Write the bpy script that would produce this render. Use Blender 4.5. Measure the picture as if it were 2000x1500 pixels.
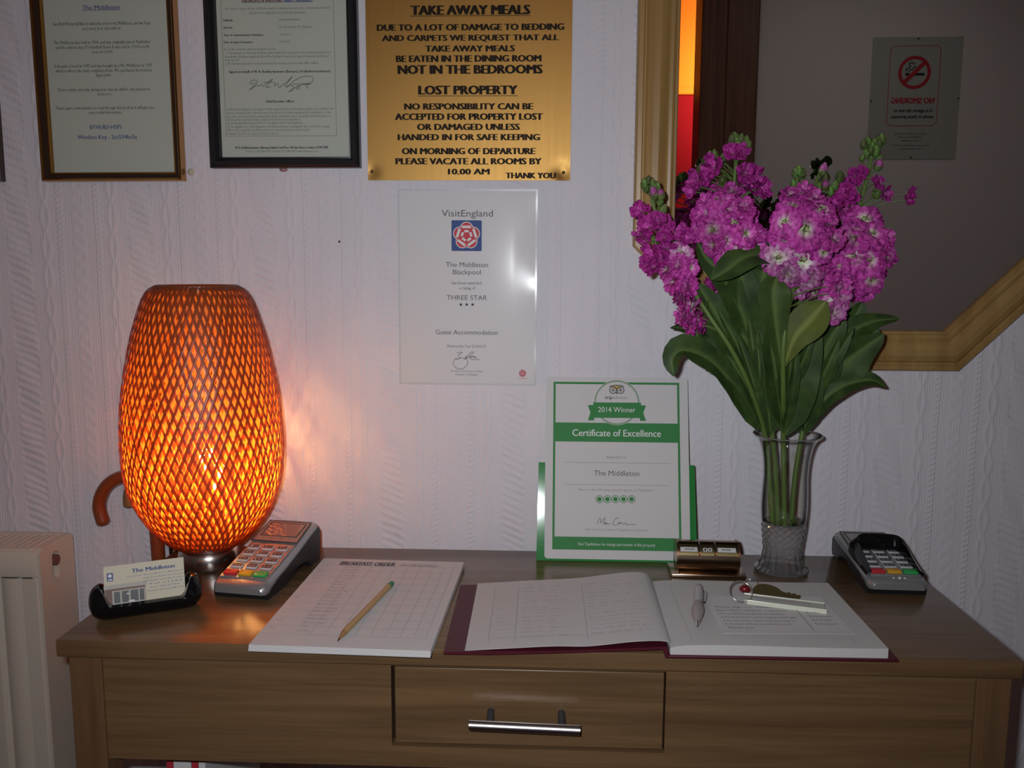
import bpy, bmesh, math, random
from mathutils import Vector, Matrix
S = bpy.context.scene
for o in list(bpy.data.objects): bpy.data.objects.remove(o)
COL = S.collection
PI = math.pi
Z0 = 0.78                                   # height of the table top above the floor

# ------------------------------------------------------------------ camera
F = 1671.4                                  # focal length in pixels of the 2000x1500 frame
RT = Vector((0.99908177, 0.04269203, 0.00360624))
UP = Vector((-0.00919319, 0.13140482, 0.99128616))
FW = Vector((-0.04184614, 0.99040909, -0.13167663))
EYE = Vector((0.0, -1.33742, Z0 + 0.43214))
cd = bpy.data.cameras.new('camera'); cam = bpy.data.objects.new('camera', cd); COL.objects.link(cam)
cd.sensor_width = 36.0; cd.lens = F * 36.0 / 2000.0; cd.clip_start = 0.02; cd.clip_end = 50
cam.matrix_world = Matrix(((RT.x, UP.x, -FW.x, EYE.x), (RT.y, UP.y, -FW.y, EYE.y), (RT.z, UP.z, -FW.z, EYE.z), (0, 0, 0, 1)))
S.camera = cam

# ------------------------------------------------------------------ world, lights, exposure
w = bpy.data.worlds.new('world'); S.world = w; w.use_nodes = True
w.node_tree.nodes['Background'].inputs[0].default_value = (0.5, 0.55, 0.65, 1)
w.node_tree.nodes['Background'].inputs[1].default_value = 0.02
def area(name, loc, rot, sx, sy, power, col, spread=PI):
    l = bpy.data.lights.new(name, 'AREA'); l.shape = 'RECTANGLE'; l.size = sx; l.size_y = sy
    l.energy = power; l.color = col; l.spread = spread
    o = bpy.data.objects.new(name, l); COL.objects.link(o); o.location = loc; o.rotation_euler = rot
    return o
# the camera's own little flash, up and to the left of its lens
fl = area('camera_flash', (0, 0, 0), (0, 0, 0), 0.028, 0.016, 4.2, (0.92, 0.955, 1.0), 2.3)
fl.matrix_world = Matrix.Translation(EYE + RT * -0.042 + UP * 0.03 + FW * 0.012) @ cam.matrix_world.to_3x3().to_4x4()
# wall lamp of the orange room behind the doorway
area('dining_room_wall_lamp', (0.80, -1.97, 1.95), (-PI / 2, 0, 0), 0.16, 0.16, 7.5, (1.0, 0.78, 0.52))
# unseen hall light, put in for the brightness of the wall across from the table
area('unseen_hall_light', (1.0, -0.95, 2.38), (math.radians(-24), 0, 0), 0.25, 0.12, 0.42, (1.0, 0.94, 0.90), 2.2)
S.view_settings.view_transform = 'Standard'; S.view_settings.look = 'None'
S.view_settings.exposure = 0.0; S.view_settings.gamma = 1.0; S.view_settings.use_curve_mapping = False
S.cycles.max_bounces = 10; S.cycles.transparent_max_bounces = 24; S.cycles.sample_clamp_indirect = 4.0
S.cycles.caustics_reflective = False; S.cycles.caustics_refractive = False

# ------------------------------------------------------------------ helpers
def at_y(px, py, y):
    v = FW + RT * ((px - 1000) / F) - UP * ((py - 750) / F)
    return EYE + v * ((y - EYE.y) / v.y)
def at_z(px, py, z):
    v = FW + RT * ((px - 1000) / F) - UP * ((py - 750) / F)
    return EYE + v * ((Z0 + z - EYE.z) / v.z)
def on_sheet(M, px, py):                    # local x, z of a photo point on a sheet standing at matrix M
    v = FW + RT * ((px - 1000) / F) - UP * ((py - 750) / F)
    n = M.col[1].to_3d(); P = EYE + v * ((M.translation - EYE).dot(n) / v.dot(n))
    q = M.inverted() @ P
    return q.x, q.z
def axes(loc, x, z):                        # right-handed frame from its x and z directions
    x = Vector(x).normalized(); z = Vector(z); z = (z - x * z.dot(x)).normalized(); y = z.cross(x)
    return Matrix(((x.x, y.x, z.x, loc[0]), (x.y, y.y, z.y, loc[1]), (x.z, y.z, z.z, loc[2]), (0, 0, 0, 1)))
def rotz(a): return Matrix.Rotation(a, 4, 'Z')
def T(x, y, z): return Matrix.Translation((x, y, z))
def lin(r, g, b):
    f = lambda c: (c / 255 / 12.92) if c / 255 <= 0.04045 else ((c / 255 + 0.055) / 1.055) ** 2.4
    return (f(r), f(g), f(b), 1)

def quad_strip(bm, rows, closed_u=False, closed_v=False):
    V = [[bm.verts.new(p) for p in r] for r in rows]
    nr, nc = len(V), len(V[0])
    for i in range(nr if closed_u else nr - 1):
        for j in range(nc if closed_v else nc - 1):
            a, b, c, d = V[i][j], V[i][(j + 1) % nc], V[(i + 1) % nr][(j + 1) % nc], V[(i + 1) % nr][j]
            try: bm.faces.new((a, b, c, d))
            except ValueError: pass
    return V
def box(bm, x0, x1, y0, y1, z0, z1, bev=0.0, seg=2, M=None):
    r = bmesh.ops.create_cube(bm, size=1.0); vs = r['verts']
    for v in vs:
        v.co = Vector(((x0 + x1) / 2 + v.co.x * (x1 - x0), (y0 + y1) / 2 + v.co.y * (y1 - y0), (z0 + z1) / 2 + v.co.z * (z1 - z0)))
    if bev:
        es = list({e for v in vs for e in v.link_edges})
        rr = bmesh.ops.bevel(bm, geom=es, offset=bev, segments=seg, affect='EDGES', profile=0.5)
        vs = list({v for f in rr['faces'] for v in f.verts} | {v for v in vs if v.is_valid})
    if M is not None:
        for v in vs: v.co = M @ v.co
    return vs
def lathe(bm, prof, n=48, M=None, wob=None, close=False):
    rows = []
    for i in range(n):
        a = 2 * PI * i / n
        rows.append([Vector(((r * (wob(a, r, z) if wob else 1)) * math.cos(a), (r * (wob(a, r, z) if wob else 1)) * math.sin(a), z)) for r, z in prof])
    if M is not None: rows = [[M @ p for p in r] for r in rows]
    quad_strip(bm, rows, closed_u=True, closed_v=close)
def spline(pts, n=8):
    P = [Vector(p) for p in pts]; out = []
    for i in range(len(P) - 1):
        a = P[i - 1] if i else P[0] * 2 - P[1]
        b, c = P[i], P[i + 1]
        d = P[i + 2] if i + 2 < len(P) else P[-1] * 2 - P[-2]
        for k in range(n):
            t = k / n
            out.append(0.5 * (2 * b + (c - a) * t + (2 * a - 5 * b + 4 * c - d) * t * t + (3 * b - a - 3 * c + d) * t ** 3))
    out.append(P[-1]); return out
def tube(bm, pts, r, n=8, cap=True, close=False):
    P = [Vector(p) for p in pts]; N = len(P)
    rad = r if isinstance(r, (list, tuple)) else [r] * N
    t0 = (P[1] - P[0]).normalized(); up = Vector((0, 0, 1)) if abs(t0.z) < 0.9 else Vector((1, 0, 0))
    nrm = (up - t0 * up.dot(t0)).normalized(); rows = []
    for i in range(N):
        t = (P[(i + 1) % N] - P[i - 1]) if close else (P[min(i + 1, N - 1)] - P[max(i - 1, 0)])
        if t.length < 1e-9: t = t0
        t = t.normalized()
        nrm = nrm - t * nrm.dot(t)
        nrm = nrm.normalized() if nrm.length > 1e-6 else t.orthogonal().normalized()
        b = t.cross(nrm)
        rows.append([P[i] + (nrm * math.cos(2 * PI * k / n) + b * math.sin(2 * PI * k / n)) * rad[i] for k in range(n)])
    V = quad_strip(bm, rows, closed_u=close, closed_v=True)
    if cap and not close:
        bm.faces.new(V[0][::-1]); bm.faces.new(V[-1])
def prism(bm, poly, y0, y1, M=None):        # outline in x, z carried from y0 (front) to y1
    a = [bm.verts.new((p[0], y0, p[1])) for p in poly]; b = [bm.verts.new((p[0], y1, p[1])) for p in poly]
    fs = [bm.faces.new(a), bm.faces.new(b[::-1])]; n = len(poly)
    for i in range(n): fs.append(bm.faces.new((a[i], b[i], b[(i + 1) % n], a[(i + 1) % n])))
    if M is not None:
        for v in a + b: v.co = M @ v.co
    return a + b
def solid(bm, th):
    bm.normal_update(); bmesh.ops.solidify(bm, geom=bm.faces[:], thickness=th)
def flat(bm, poly, y=-0.0004):              # print: an outline lying on a sheet
    return bm.faces.new([bm.verts.new((p[0], y, p[1])) for p in poly])
def flat_rect(bm, x0, x1, z0, z1, y=-0.0004): flat(bm, [(x0, z0), (x1, z0), (x1, z1), (x0, z1)], y)
def flat_ring(bm, cx, cz, r0, r1, y=-0.0004, n=40, a0=0.0, a1=2 * PI):
    full = abs(a1 - a0 - 2 * PI) < 1e-6; m = n if full else n + 1
    rows = [[Vector((cx + r * math.cos(a0 + (a1 - a0) * i / n), y, cz + r * math.sin(a0 + (a1 - a0) * i / n))) for r in (r0, r1)] for i in range(m)]
    quad_strip(bm, rows, closed_u=full)
def disc(bm, cx, cz, r, y=-0.0004, n=32): flat(bm, [(cx + r * math.cos(2 * PI * i / n), cz + r * math.sin(2 * PI * i / n)) for i in range(n)], y)
def ball(bm, c, r, sx=1, sy=1, sz=1, u=16, v=10, M=None):
    rr = bmesh.ops.create_uvsphere(bm, u_segments=u, v_segments=v, radius=r)
    for k in rr['verts']:
        k.co = Vector((k.co.x * sx, k.co.y * sy, k.co.z * sz)) + Vector(c)
        if M is not None: k.co = M @ k.co
def stroke(bm, pts, r=0.0003, y=-0.0004, n=5):  # a pen stroke on a sheet, pts in x, z
    P = spline([(p[0], p[1], 0) for p in pts], n); rows = []
    for i in range(len(P)):
        t = P[min(i + 1, len(P) - 1)] - P[max(i - 1, 0)]; t = t.normalized() if t.length > 1e-9 else Vector((1, 0, 0))
        nn = Vector((-t.y, t.x, 0)) * r
        rows.append([Vector((P[i].x + nn.x, y, P[i].y + nn.y)), Vector((P[i].x - nn.x, y, P[i].y - nn.y))])
    quad_strip(bm, rows)
def frame_sweep(bm, corners, prof):         # mitred moulding round a closed outline (x, z), counter-clockwise from the front
    n = len(corners); loops = []
    nr = []
    for i in range(n):
        a, b = Vector(corners[i]), Vector(corners[(i + 1) % n]); d = (b - a).normalized(); nr.append(Vector((-d.y, d.x)))
    for ins, y in prof:
        lp = []
        for i in range(n):
            n1, n2 = nr[i - 1], nr[i]; k = (n1 + n2) / (1 + n1.dot(n2))
            c = Vector(corners[i]) + k * ins; lp.append(Vector((c.x, y, c.y)))
        loops.append(lp)
    quad_strip(bm, loops, closed_u=True, closed_v=True)

def obj(name, bm, mat, parent=None, M=None, smooth=None, fix=True):
    if fix: bmesh.ops.recalc_face_normals(bm, faces=bm.faces)
    me = bpy.data.meshes.new(name); bm.to_mesh(me); bm.free()
    if mat: me.materials.append(mat)
    if smooth is not None:
        for p in me.polygons: p.use_smooth = True
        me.set_sharp_from_angle(angle=math.radians(smooth))
    o = bpy.data.objects.new(name, me); COL.objects.link(o)
    if parent is not None: o.parent = parent
    if M is not None: o.matrix_local = M
    return o
def tag(o, label, cat, group=None):
    o['label'] = label; o['category'] = cat
    if group: o['group'] = group
    return o
def thing(name, label, cat, M, group=None):
    o = bpy.data.objects.new(name, None); COL.objects.link(o); o.empty_display_size = 0.05
    o.matrix_world = M if isinstance(M, Matrix) else Matrix.Translation(M)
    return tag(o, label, cat, group)
def structure(name, bm, mat, smooth=None):
    o = obj(name, bm, mat, smooth=smooth); o['kind'] = 'structure'; return o
def BM(): return bmesh.new()

# lettering: glyph outlines fitted between two photo points
_H = [None]
def glyphs(s, bold, res):
    cu = bpy.data.curves.new('tmp', 'FONT'); cu.body = s; cu.size = 1; cu.offset = bold; cu.resolution_u = res
    ob = bpy.data.objects.new('tmp', cu); COL.objects.link(ob)
    dg = bpy.context.evaluated_depsgraph_get(); ev = ob.evaluated_get(dg); me = ev.to_mesh()
    vs = [(v.co.x, v.co.y) for v in me.vertices]; fs = [tuple(p.vertices) for p in me.polygons]
    ev.to_mesh_clear(); bpy.data.objects.remove(ob); bpy.data.curves.remove(cu)
    return vs, fs
def letter(bm, s, xl, xr, zb, cap, y=-0.0005, bold=0.0, res=2, shear=0.0, P=None):
    if bold > 0.0:                          # heavier strokes: the same glyphs laid again a hair to either side
        if xr is not None: xl, xr = xl + bold * cap, xr - bold * cap
        for k in (-1, 0, 1): letter(bm, s, xl + k * bold * cap, None if xr is None else xr + k * bold * cap, zb, cap, y - 0.000004 * k, 0.0, res, shear, P)
        return
    if _H[0] is None: _H[0] = max(v[1] for v in glyphs('H', 0, 2)[0])
    vs, fs = glyphs(s, bold, res)
    if not vs: return
    x0 = min(v[0] for v in vs); x1 = max(v[0] for v in vs); k = cap / _H[0]
    if xr is None: xr = xl + (x1 - x0) * k
    V = []
    for v in vs:
        p = (xl + (v[0] - x0) / (x1 - x0) * (xr - xl) + shear * v[1] * k, zb + v[1] * k)
        V.append(bm.verts.new(P(p[0], p[1]) if P else (p[0], y, p[1])))
    for f in fs:
        try: bm.faces.new([V[i] for i in f])
        except ValueError: pass
def line_px(bm, M, s, xl, xr, base, top, **k):
    a = on_sheet(M, xl, base); b = on_sheet(M, xr, base); m = on_sheet(M, (xl + xr) / 2, base); t = on_sheet(M, (xl + xr) / 2, top)
    letter(bm, s, a[0], b[0], m[1], t[1] - m[1], **k)

# ------------------------------------------------------------------ materials
def pm(name, col, rough=0.6, metal=0.0, **k):
    m = bpy.data.materials.new(name); m.use_nodes = True; b = m.node_tree.nodes['Principled BSDF']
    b.inputs['Base Color'].default_value = col if len(col) == 4 else (*col, 1)
    b.inputs['Roughness'].default_value = rough; b.inputs['Metallic'].default_value = metal
    for n, v in k.items(): b.inputs[n.replace('_', ' ')].default_value = v
    return m
def nd(m, t, **k):
    n = m.node_tree.nodes.new(t)
    for a, v in k.items(): setattr(n, a, v)
    return n
def lk(m, a, b): m.node_tree.links.new(a, b)
def bsdf(m): return m.node_tree.nodes['Principled BSDF']
def ramp(m, fac, stops):
    r = nd(m, 'ShaderNodeValToRGB'); e = r.color_ramp.elements
    while len(e) < len(stops): e.new(0.5)
    for q, (p, c) in zip(e, stops): q.position = p; q.color = c if len(c) == 4 else (*c, 1)
    lk(m, fac, r.inputs[0]); return r.outputs[0]
def noise_rough(m, scale, lo, hi):
    tc = nd(m, 'ShaderNodeTexCoord'); n = nd(m, 'ShaderNodeTexNoise'); n.inputs['Scale'].default_value = scale
    lk(m, tc.outputs['Object'], n.inputs['Vector']); mr = nd(m, 'ShaderNodeMapRange'); mr.inputs[3].default_value = lo; mr.inputs[4].default_value = hi
    lk(m, n.outputs[0], mr.inputs[0]); lk(m, mr.outputs[0], bsdf(m).inputs['Roughness'])
def bump(m, height, strength, dist):
    b = nd(m, 'ShaderNodeBump'); b.inputs['Strength'].default_value = strength; b.inputs['Distance'].default_value = dist
    lk(m, height, b.inputs['Height']); lk(m, b.outputs[0], bsdf(m).inputs['Normal'])
def wood(name, c1, c2, axis=0, scale=1.0, rough=0.4, band=0.35, **k):
    m = pm(name, c1, rough, **k); tc = nd(m, 'ShaderNodeTexCoord'); mp = nd(m, 'ShaderNodeMapping')
    sc = [60 * scale] * 3; sc[axis] = 3.0 * scale; mp.inputs['Scale'].default_value = sc
    lk(m, tc.outputs['Object'], mp.inputs['Vector'])
    n1 = nd(m, 'ShaderNodeTexNoise'); n1.inputs['Scale'].default_value = 1.0; n1.inputs['Detail'].default_value = 6; n1.inputs['Distortion'].default_value = 0.6
    mp2 = nd(m, 'ShaderNodeMapping'); sc2 = [260 * scale] * 3; sc2[axis] = 9 * scale; mp2.inputs['Scale'].default_value = sc2
    lk(m, tc.outputs['Object'], mp2.inputs['Vector'])
    n2 = nd(m, 'ShaderNodeTexNoise'); n2.inputs['Scale'].default_value = 1.0; n2.inputs['Detail'].default_value = 3
    lk(m, mp.outputs[0], n1.inputs['Vector']); lk(m, mp2.outputs[0], n2.inputs['Vector'])
    mx = nd(m, 'ShaderNodeMath', operation='MULTIPLY_ADD'); mx.inputs[1].default_value = band
    lk(m, n2.outputs[0], mx.inputs[0]); lk(m, n1.outputs[0], mx.inputs[2])
    col = ramp(m, mx.outputs[0], [(0.45, c2), (0.85, c1)])
    lk(m, col, bsdf(m).inputs['Base Color']); bump(m, n2.outputs[0], 0.08, 0.0006)
    return m
class E:                                    # arithmetic on shader sockets
    m = None
    def __init__(s, v): s.v = v
    @staticmethod
    def op(kind, *a):
        n = nd(E.m, 'ShaderNodeMath', operation=kind)
        for i, q in enumerate(a):
            q = q.v if isinstance(q, E) else q
            if isinstance(q, (int, float)): n.inputs[i].default_value = q
            else: lk(E.m, q, n.inputs[i])
        return E(n.outputs[0])
    def __add__(s, o): return E.op('ADD', s, o)
    __radd__ = __add__
    def __sub__(s, o): return E.op('SUBTRACT', s, o)
    def __rsub__(s, o): return E.op('SUBTRACT', o, s)
    def __mul__(s, o): return E.op('MULTIPLY', s, o)
    __rmul__ = __mul__
    def sin(s): return E.op('SINE', s)
    def cos(s): return E.op('COSINE', s)
    def abs(s): return E.op('ABSOLUTE', s)
    def exp(s): return E.op('EXPONENT', s)
    def wrap(s, lo, hi): return E.op('WRAP', s, hi, lo)
    def clamp(s): return E.op('MINIMUM', E.op('MAXIMUM', s, 0.0), 1.0)
    def max(s, o): return E.op('MAXIMUM', s, o)

def wallpaper(name, base):
    m = pm(name, base, 0.75, Specular_IOR_Level=0.25); E.m = m
    tc = nd(m, 'ShaderNodeTexCoord'); sp = nd(m, 'ShaderNodeSeparateXYZ'); lk(m, tc.outputs['Object'], sp.inputs[0])
    nz = nd(m, 'ShaderNodeTexNoise'); nz.inputs['Scale'].default_value = 9.0; lk(m, tc.outputs['Object'], nz.inputs['Vector'])
    x = E(sp.outputs[0]) + (E(nz.outputs[0]) - 0.5) * 0.004; z = E(sp.outputs[2]) + (E(nz.outputs[0]) - 0.5) * 0.02
    P = 0.196; u = (x + 0.642).wrap(-P / 2, P / 2)
    h = (x * (2 * PI / 0.0042)).sin() * 0.10
    # wide cable of slanting strands
    t = u * (1 / 0.021); mask = ((1.0 - t.abs()) * 4.0).clamp()
    cab = ((z * (2 * PI / 0.0125) + t * 4.5).sin() * 0.5 + (z * (2 * PI / 0.10) + t * 2.2).sin() * 0.75) * mask
    h = h + cab
    # two-strand twists at either side
    for c in (0.044, -0.044):
        t = (u - c) * (1 / 0.0095); s = (z * (2 * PI / 0.094)).sin() * 0.62
        a = t - s; b = t + s
        h = h + ((a * a * -7.0).exp().max((b * b * -7.0).exp())) * 0.9
    # thin ropes
    for c in (0.068, -0.068):
        t = (u - c) * (1 / 0.006); mask = ((1.0 - t.abs()) * 3.0).clamp()
        h = h + ((z * (2 * PI / 0.0088) - t * 2.0).sin() * 0.28 + 0.5) * mask
    # plait at the repeat's seam
    t = (u.abs() - P / 2) * (1 / 0.012); mask = ((1.0 - t.abs()) * 3.0).clamp()
    h = h + ((z * (2 * PI / 0.022)).sin() * (t * 3.0).cos() * 0.5 + 0.4) * mask
    bump(m, h.v, 0.85, 0.0011)
    col = ramp(m, nz.outputs[0], [(0.3, tuple(c * 0.96 for c in base[:3])), (0.7, base)])
    lk(m, col, bsdf(m).inputs['Base Color'])
    return m
def glass(name, tint=(1, 1, 1), refl=1.0, rough=0.02, refr=0.0, edge=None, facet_shine=0.0):
    m = bpy.data.materials.new(name); m.use_nodes = True; nt = m.node_tree; nt.nodes.remove(nt.nodes['Principled BSDF'])
    out = nt.nodes['Material Output']; tr = nd(m, 'ShaderNodeBsdfTransparent'); tr.inputs[0].default_value = (*tint, 1)
    if edge:                                # dark outlines put into the tint where the glass turns edge-on
        lw = nd(m, 'ShaderNodeLayerWeight'); lw.inputs[0].default_value = 0.25
        lk(m, ramp(m, lw.outputs['Facing'], [(0.0, tint), (0.22, tint), (0.62, (edge * tint[0], edge * 0.95 * tint[1], edge * 0.88 * tint[2]))]), tr.inputs[0])
    gl = nd(m, 'ShaderNodeBsdfGlossy'); gl.inputs['Roughness'].default_value = rough
    fr = nd(m, 'ShaderNodeFresnel'); fr.inputs[0].default_value = 1.5
    mu = nd(m, 'ShaderNodeMath', operation='MULTIPLY'); mu.inputs[1].default_value = refl; ge = nd(m, 'ShaderNodeNewGeometry'); iv = nd(m, 'ShaderNodeMath', operation='SUBTRACT'); iv.inputs[0].default_value = 1.0; lk(m, ge.outputs['Backfacing'], iv.inputs[1])
    mb = nd(m, 'ShaderNodeMath', operation='MULTIPLY'); lk(m, fr.outputs[0], mb.inputs[0]); lk(m, iv.outputs[0], mb.inputs[1]); lk(m, mb.outputs[0], mu.inputs[0])
    mx = nd(m, 'ShaderNodeMixShader'); base = tr.outputs[0]
    if refr:
        rf = nd(m, 'ShaderNodeBsdfRefraction'); rf.inputs['IOR'].default_value = 1.25; rf.inputs['Roughness'].default_value = 0.03
        m2 = nd(m, 'ShaderNodeMixShader'); m2.inputs[0].default_value = refr; lk(m, base, m2.inputs[1]); lk(m, rf.outputs[0], m2.inputs[2]); base = m2.outputs[0]
    if facet_shine:  # diffuse white standing in for light on the cut facets
        df = nd(m, 'ShaderNodeBsdfDiffuse'); df.inputs[0].default_value = (0.75, 0.75, 0.74, 1)
        m3 = nd(m, 'ShaderNodeMixShader'); m3.inputs[0].default_value = facet_shine; lk(m, base, m3.inputs[1]); lk(m, df.outputs[0], m3.inputs[2]); base = m3.outputs[0]
    lk(m, mu.outputs[0], mx.inputs[0]); lk(m, base, mx.inputs[1]); lk(m, gl.outputs[0], mx.inputs[2]); lk(m, mx.outputs[0], out.inputs[0])
    return m
def emit(name, col, power):
    m = bpy.data.materials.new(name); m.use_nodes = True; nt = m.node_tree; nt.nodes.remove(nt.nodes['Principled BSDF'])
    e = nd(m, 'ShaderNodeEmission'); e.inputs[0].default_value = (*col, 1); e.inputs[1].default_value = power
    lk(m, e.outputs[0], nt.nodes['Material Output'].inputs[0]); return m

MT = dict(
    wallpaper=wallpaper('white embossed wallpaper', (0.72, 0.70, 0.75, 1)),
    hallpaper=pm('grey hall wallpaper', (0.84, 0.81, 0.79, 1), 0.8),
    ceiling=pm('white ceiling paint', (0.7, 0.68, 0.65, 1), 0.8),
    carpet=pm('dark red carpet', (0.09, 0.02, 0.02, 1), 0.95),
    orange=pm('orange wall paint', (0.80, 0.23, 0.02, 1), 0.8, Specular_IOR_Level=0.15),
    red=pm('red wall paint', (0.22, 0.003, 0.010, 1), 0.8, Specular_IOR_Level=0.1),
    doorwood=wood('dark stained door wood', (0.24, 0.10, 0.055, 1), (0.12, 0.05, 0.028, 1), axis=2, rough=0.45),
    oak=wood('brown table veneer', (0.195, 0.116, 0.056, 1), (0.120, 0.070, 0.034, 1), axis=0, rough=0.21, Specular_IOR_Level=0.5),
    oak_leg=wood('brown table veneer upright', (0.185, 0.102, 0.049, 1), (0.120, 0.066, 0.032, 1), axis=2, rough=0.42),
    pine=wood('varnished pine', (0.42, 0.27, 0.095, 1), (0.29, 0.165, 0.052, 1), axis=2, scale=0.5, rough=0.4, band=0.25),
    paper=pm('white paper', (0.62, 0.61, 0.61, 1), 0.85),
    page=pm('book page paper', (0.56, 0.55, 0.54, 1), 0.85),
    oldpaper=pm('greyish printed paper', (0.60, 0.61, 0.57, 1), 0.85),
    laminate=pm('laminated paper', (0.66, 0.66, 0.67, 1), 0.5, Coat_Weight=0.8, Coat_Roughness=0.09, Specular_IOR_Level=0.3),
    film=pm('laminate film edge', (0.60, 0.62, 0.64, 1), 0.25, Coat_Weight=1.0, Coat_Roughness=0.07),
    ink=pm('black ink', (0.02, 0.02, 0.025, 1), 0.7),
    greyink=pm('grey ink', (0.13, 0.13, 0.14, 1), 0.8),
    paleink=pm('pale pencil ink', (0.27, 0.26, 0.28, 1), 0.8),
    blueink=pm('blue ink', (0.10, 0.12, 0.30, 1), 0.8),
    navy=pm('navy print', (0.02, 0.06, 0.24, 1), 0.6),
    redink=pm('red print', (0.55, 0.03, 0.05, 1), 0.6),
    whiteink=pm('white print', (0.72, 0.72, 0.72, 1), 0.6),
    green=pm('green print', (0.032, 0.22, 0.055, 1), 0.6, Specular_IOR_Level=0.3),
    greencard=pm('glossy green card', (0.032, 0.22, 0.055, 1), 0.11, Specular_IOR_Level=0.12),
    ochre=pm('ochre print', (0.5, 0.33, 0.08, 1), 0.6),
    blackframe=pm('black painted wood', (0.012, 0.012, 0.014, 1), 0.35),
    brownframe=pm('dark brown moulding', (0.035, 0.018, 0.012, 1), 0.35),
    goldedge=pm('gold moulding', (0.50, 0.25, 0.075, 1), 0.3, 1.0),
    pane=glass('picture glass', (0.96, 0.975, 0.96), 0.5, 0.01),
    brass=None,
    lacquer=pm('black gloss plastic', (0.006, 0.006, 0.007, 1), 0.09, Specular_IOR_Level=0.35),
    blackplastic=pm('black plastic', (0.012, 0.012, 0.014, 1), 0.4),
    silver=pm('silver plastic', (0.38, 0.39, 0.40, 1), 0.32, 0.6),
    darkgrey=pm('dark grey plastic', (0.05, 0.05, 0.055, 1), 0.45),
    screen=pm('grey lcd', (0.20, 0.19, 0.19, 1), 0.10, Coat_Weight=0.6, Coat_Roughness=0.03),
    keygrey=pm('pale key rim', (0.55, 0.55, 0.56, 1), 0.4),
    keyface=pm('dark key face', (0.05, 0.05, 0.06, 1), 0.4),
    keyred=pm('red key', (0.60, 0.02, 0.03, 1), 0.4), keyyellow=pm('yellow key', (0.70, 0.38, 0.02, 1), 0.4), keygreen=pm('green key', (0.03, 0.42, 0.10, 1), 0.4),
    chrome=pm('brushed nickel', (0.62, 0.60, 0.57, 1), 0.24, 1.0),
    steel=pm('polished steel', (0.70, 0.70, 0.70, 1), 0.15, 1.0),
    handle=pm('satin steel', (0.72, 0.71, 0.73, 1), 0.28, 1.0),
    oldbrass=pm('worn brass', (0.20, 0.17, 0.08, 1), 0.4, 1.0),
    calbrass=pm('bronzed brass', (0.42, 0.31, 0.22, 1), 0.24, 1.0),
    burgundy=pm('burgundy book cloth', (0.075, 0.009, 0.018, 1), 0.45, Specular_IOR_Level=0.3),
    stickwood=pm('red brown varnished wood', (0.23, 0.050, 0.016, 1), 0.3, Coat_Weight=0.4),
    tanwood=pm('tan varnished wood', (0.30, 0.14, 0.055, 1), 0.35),
    pencilwood=pm('natural pencil wood', (0.50, 0.30, 0.12, 1), 0.5),
    pencilgreen=pm('green paint', (0.02, 0.22, 0.06, 1), 0.4),
    lead=pm('graphite', (0.03, 0.03, 0.03, 1), 0.4),
    radiator=pm('cream radiator enamel', (0.60, 0.56, 0.47, 1), 0.35),
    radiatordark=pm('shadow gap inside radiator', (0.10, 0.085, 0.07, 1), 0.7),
    rubberbrown=pm('brown rubber plug', (0.16, 0.07, 0.06, 1), 0.6),
    penwhite=pm('pale grey pen plastic', (0.48, 0.46, 0.46, 1), 0.3),
    pengrip=pm('warm grey rubber', (0.36, 0.32, 0.32, 1), 0.5),
    redplastic=pm('red plastic', (0.16, 0.010, 0.012, 1), 0.2),
    acrylic=pm('clear acrylic', (0.55, 0.58, 0.50, 1), 0.15, Alpha=0.45),
    acrylicedge=pm('acrylic edge painted lit', (0.70, 0.72, 0.60, 1), 0.2),
    stem=pm('flower stem green', (0.10, 0.17, 0.035, 1), 0.5),
    bulb=emit('glowing bulb glass', (1.0, 0.48, 0.14), 135.0),
    vaseglass=glass('vase glass', (0.98, 0.98, 0.975), 1.8, 0.03, edge=0.18, facet_shine=0.0),
    cutglass=glass('cut glass', (0.975, 0.975, 0.97), 3.0, 0.04, refr=0.42, edge=0.45, facet_shine=0.12),
    water=glass('water', (0.975, 0.98, 0.96), 0.3, 0.02),
    mirror=pm('mirror silvering', (0.86, 0.86, 0.84, 1), 0.0, 1.0),
    putty=pm('cream putty', (0.55, 0.52, 0.38, 1), 0.6),
)
# brushed brass sheet
m = pm('brushed brass sheet', (0.44, 0.255, 0.075, 1), 0.5, 1.0); MT['brass'] = m
tc = nd(m, 'ShaderNodeTexCoord'); mp = nd(m, 'ShaderNodeMapping'); mp.inputs['Scale'].default_value = (900, 900, 6); n = nd(m, 'ShaderNodeTexNoise'); n.inputs['Scale'].default_value = 1.0
lk(m, tc.outputs['Object'], mp.inputs[0]); lk(m, mp.outputs[0], n.inputs['Vector']); mr = nd(m, 'ShaderNodeMapRange'); mr.inputs[3].default_value = 0.42; mr.inputs[4].default_value = 0.55
lk(m, n.outputs[0], mr.inputs[0]); lk(m, mr.outputs[0], bsdf(m).inputs['Roughness'])
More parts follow.
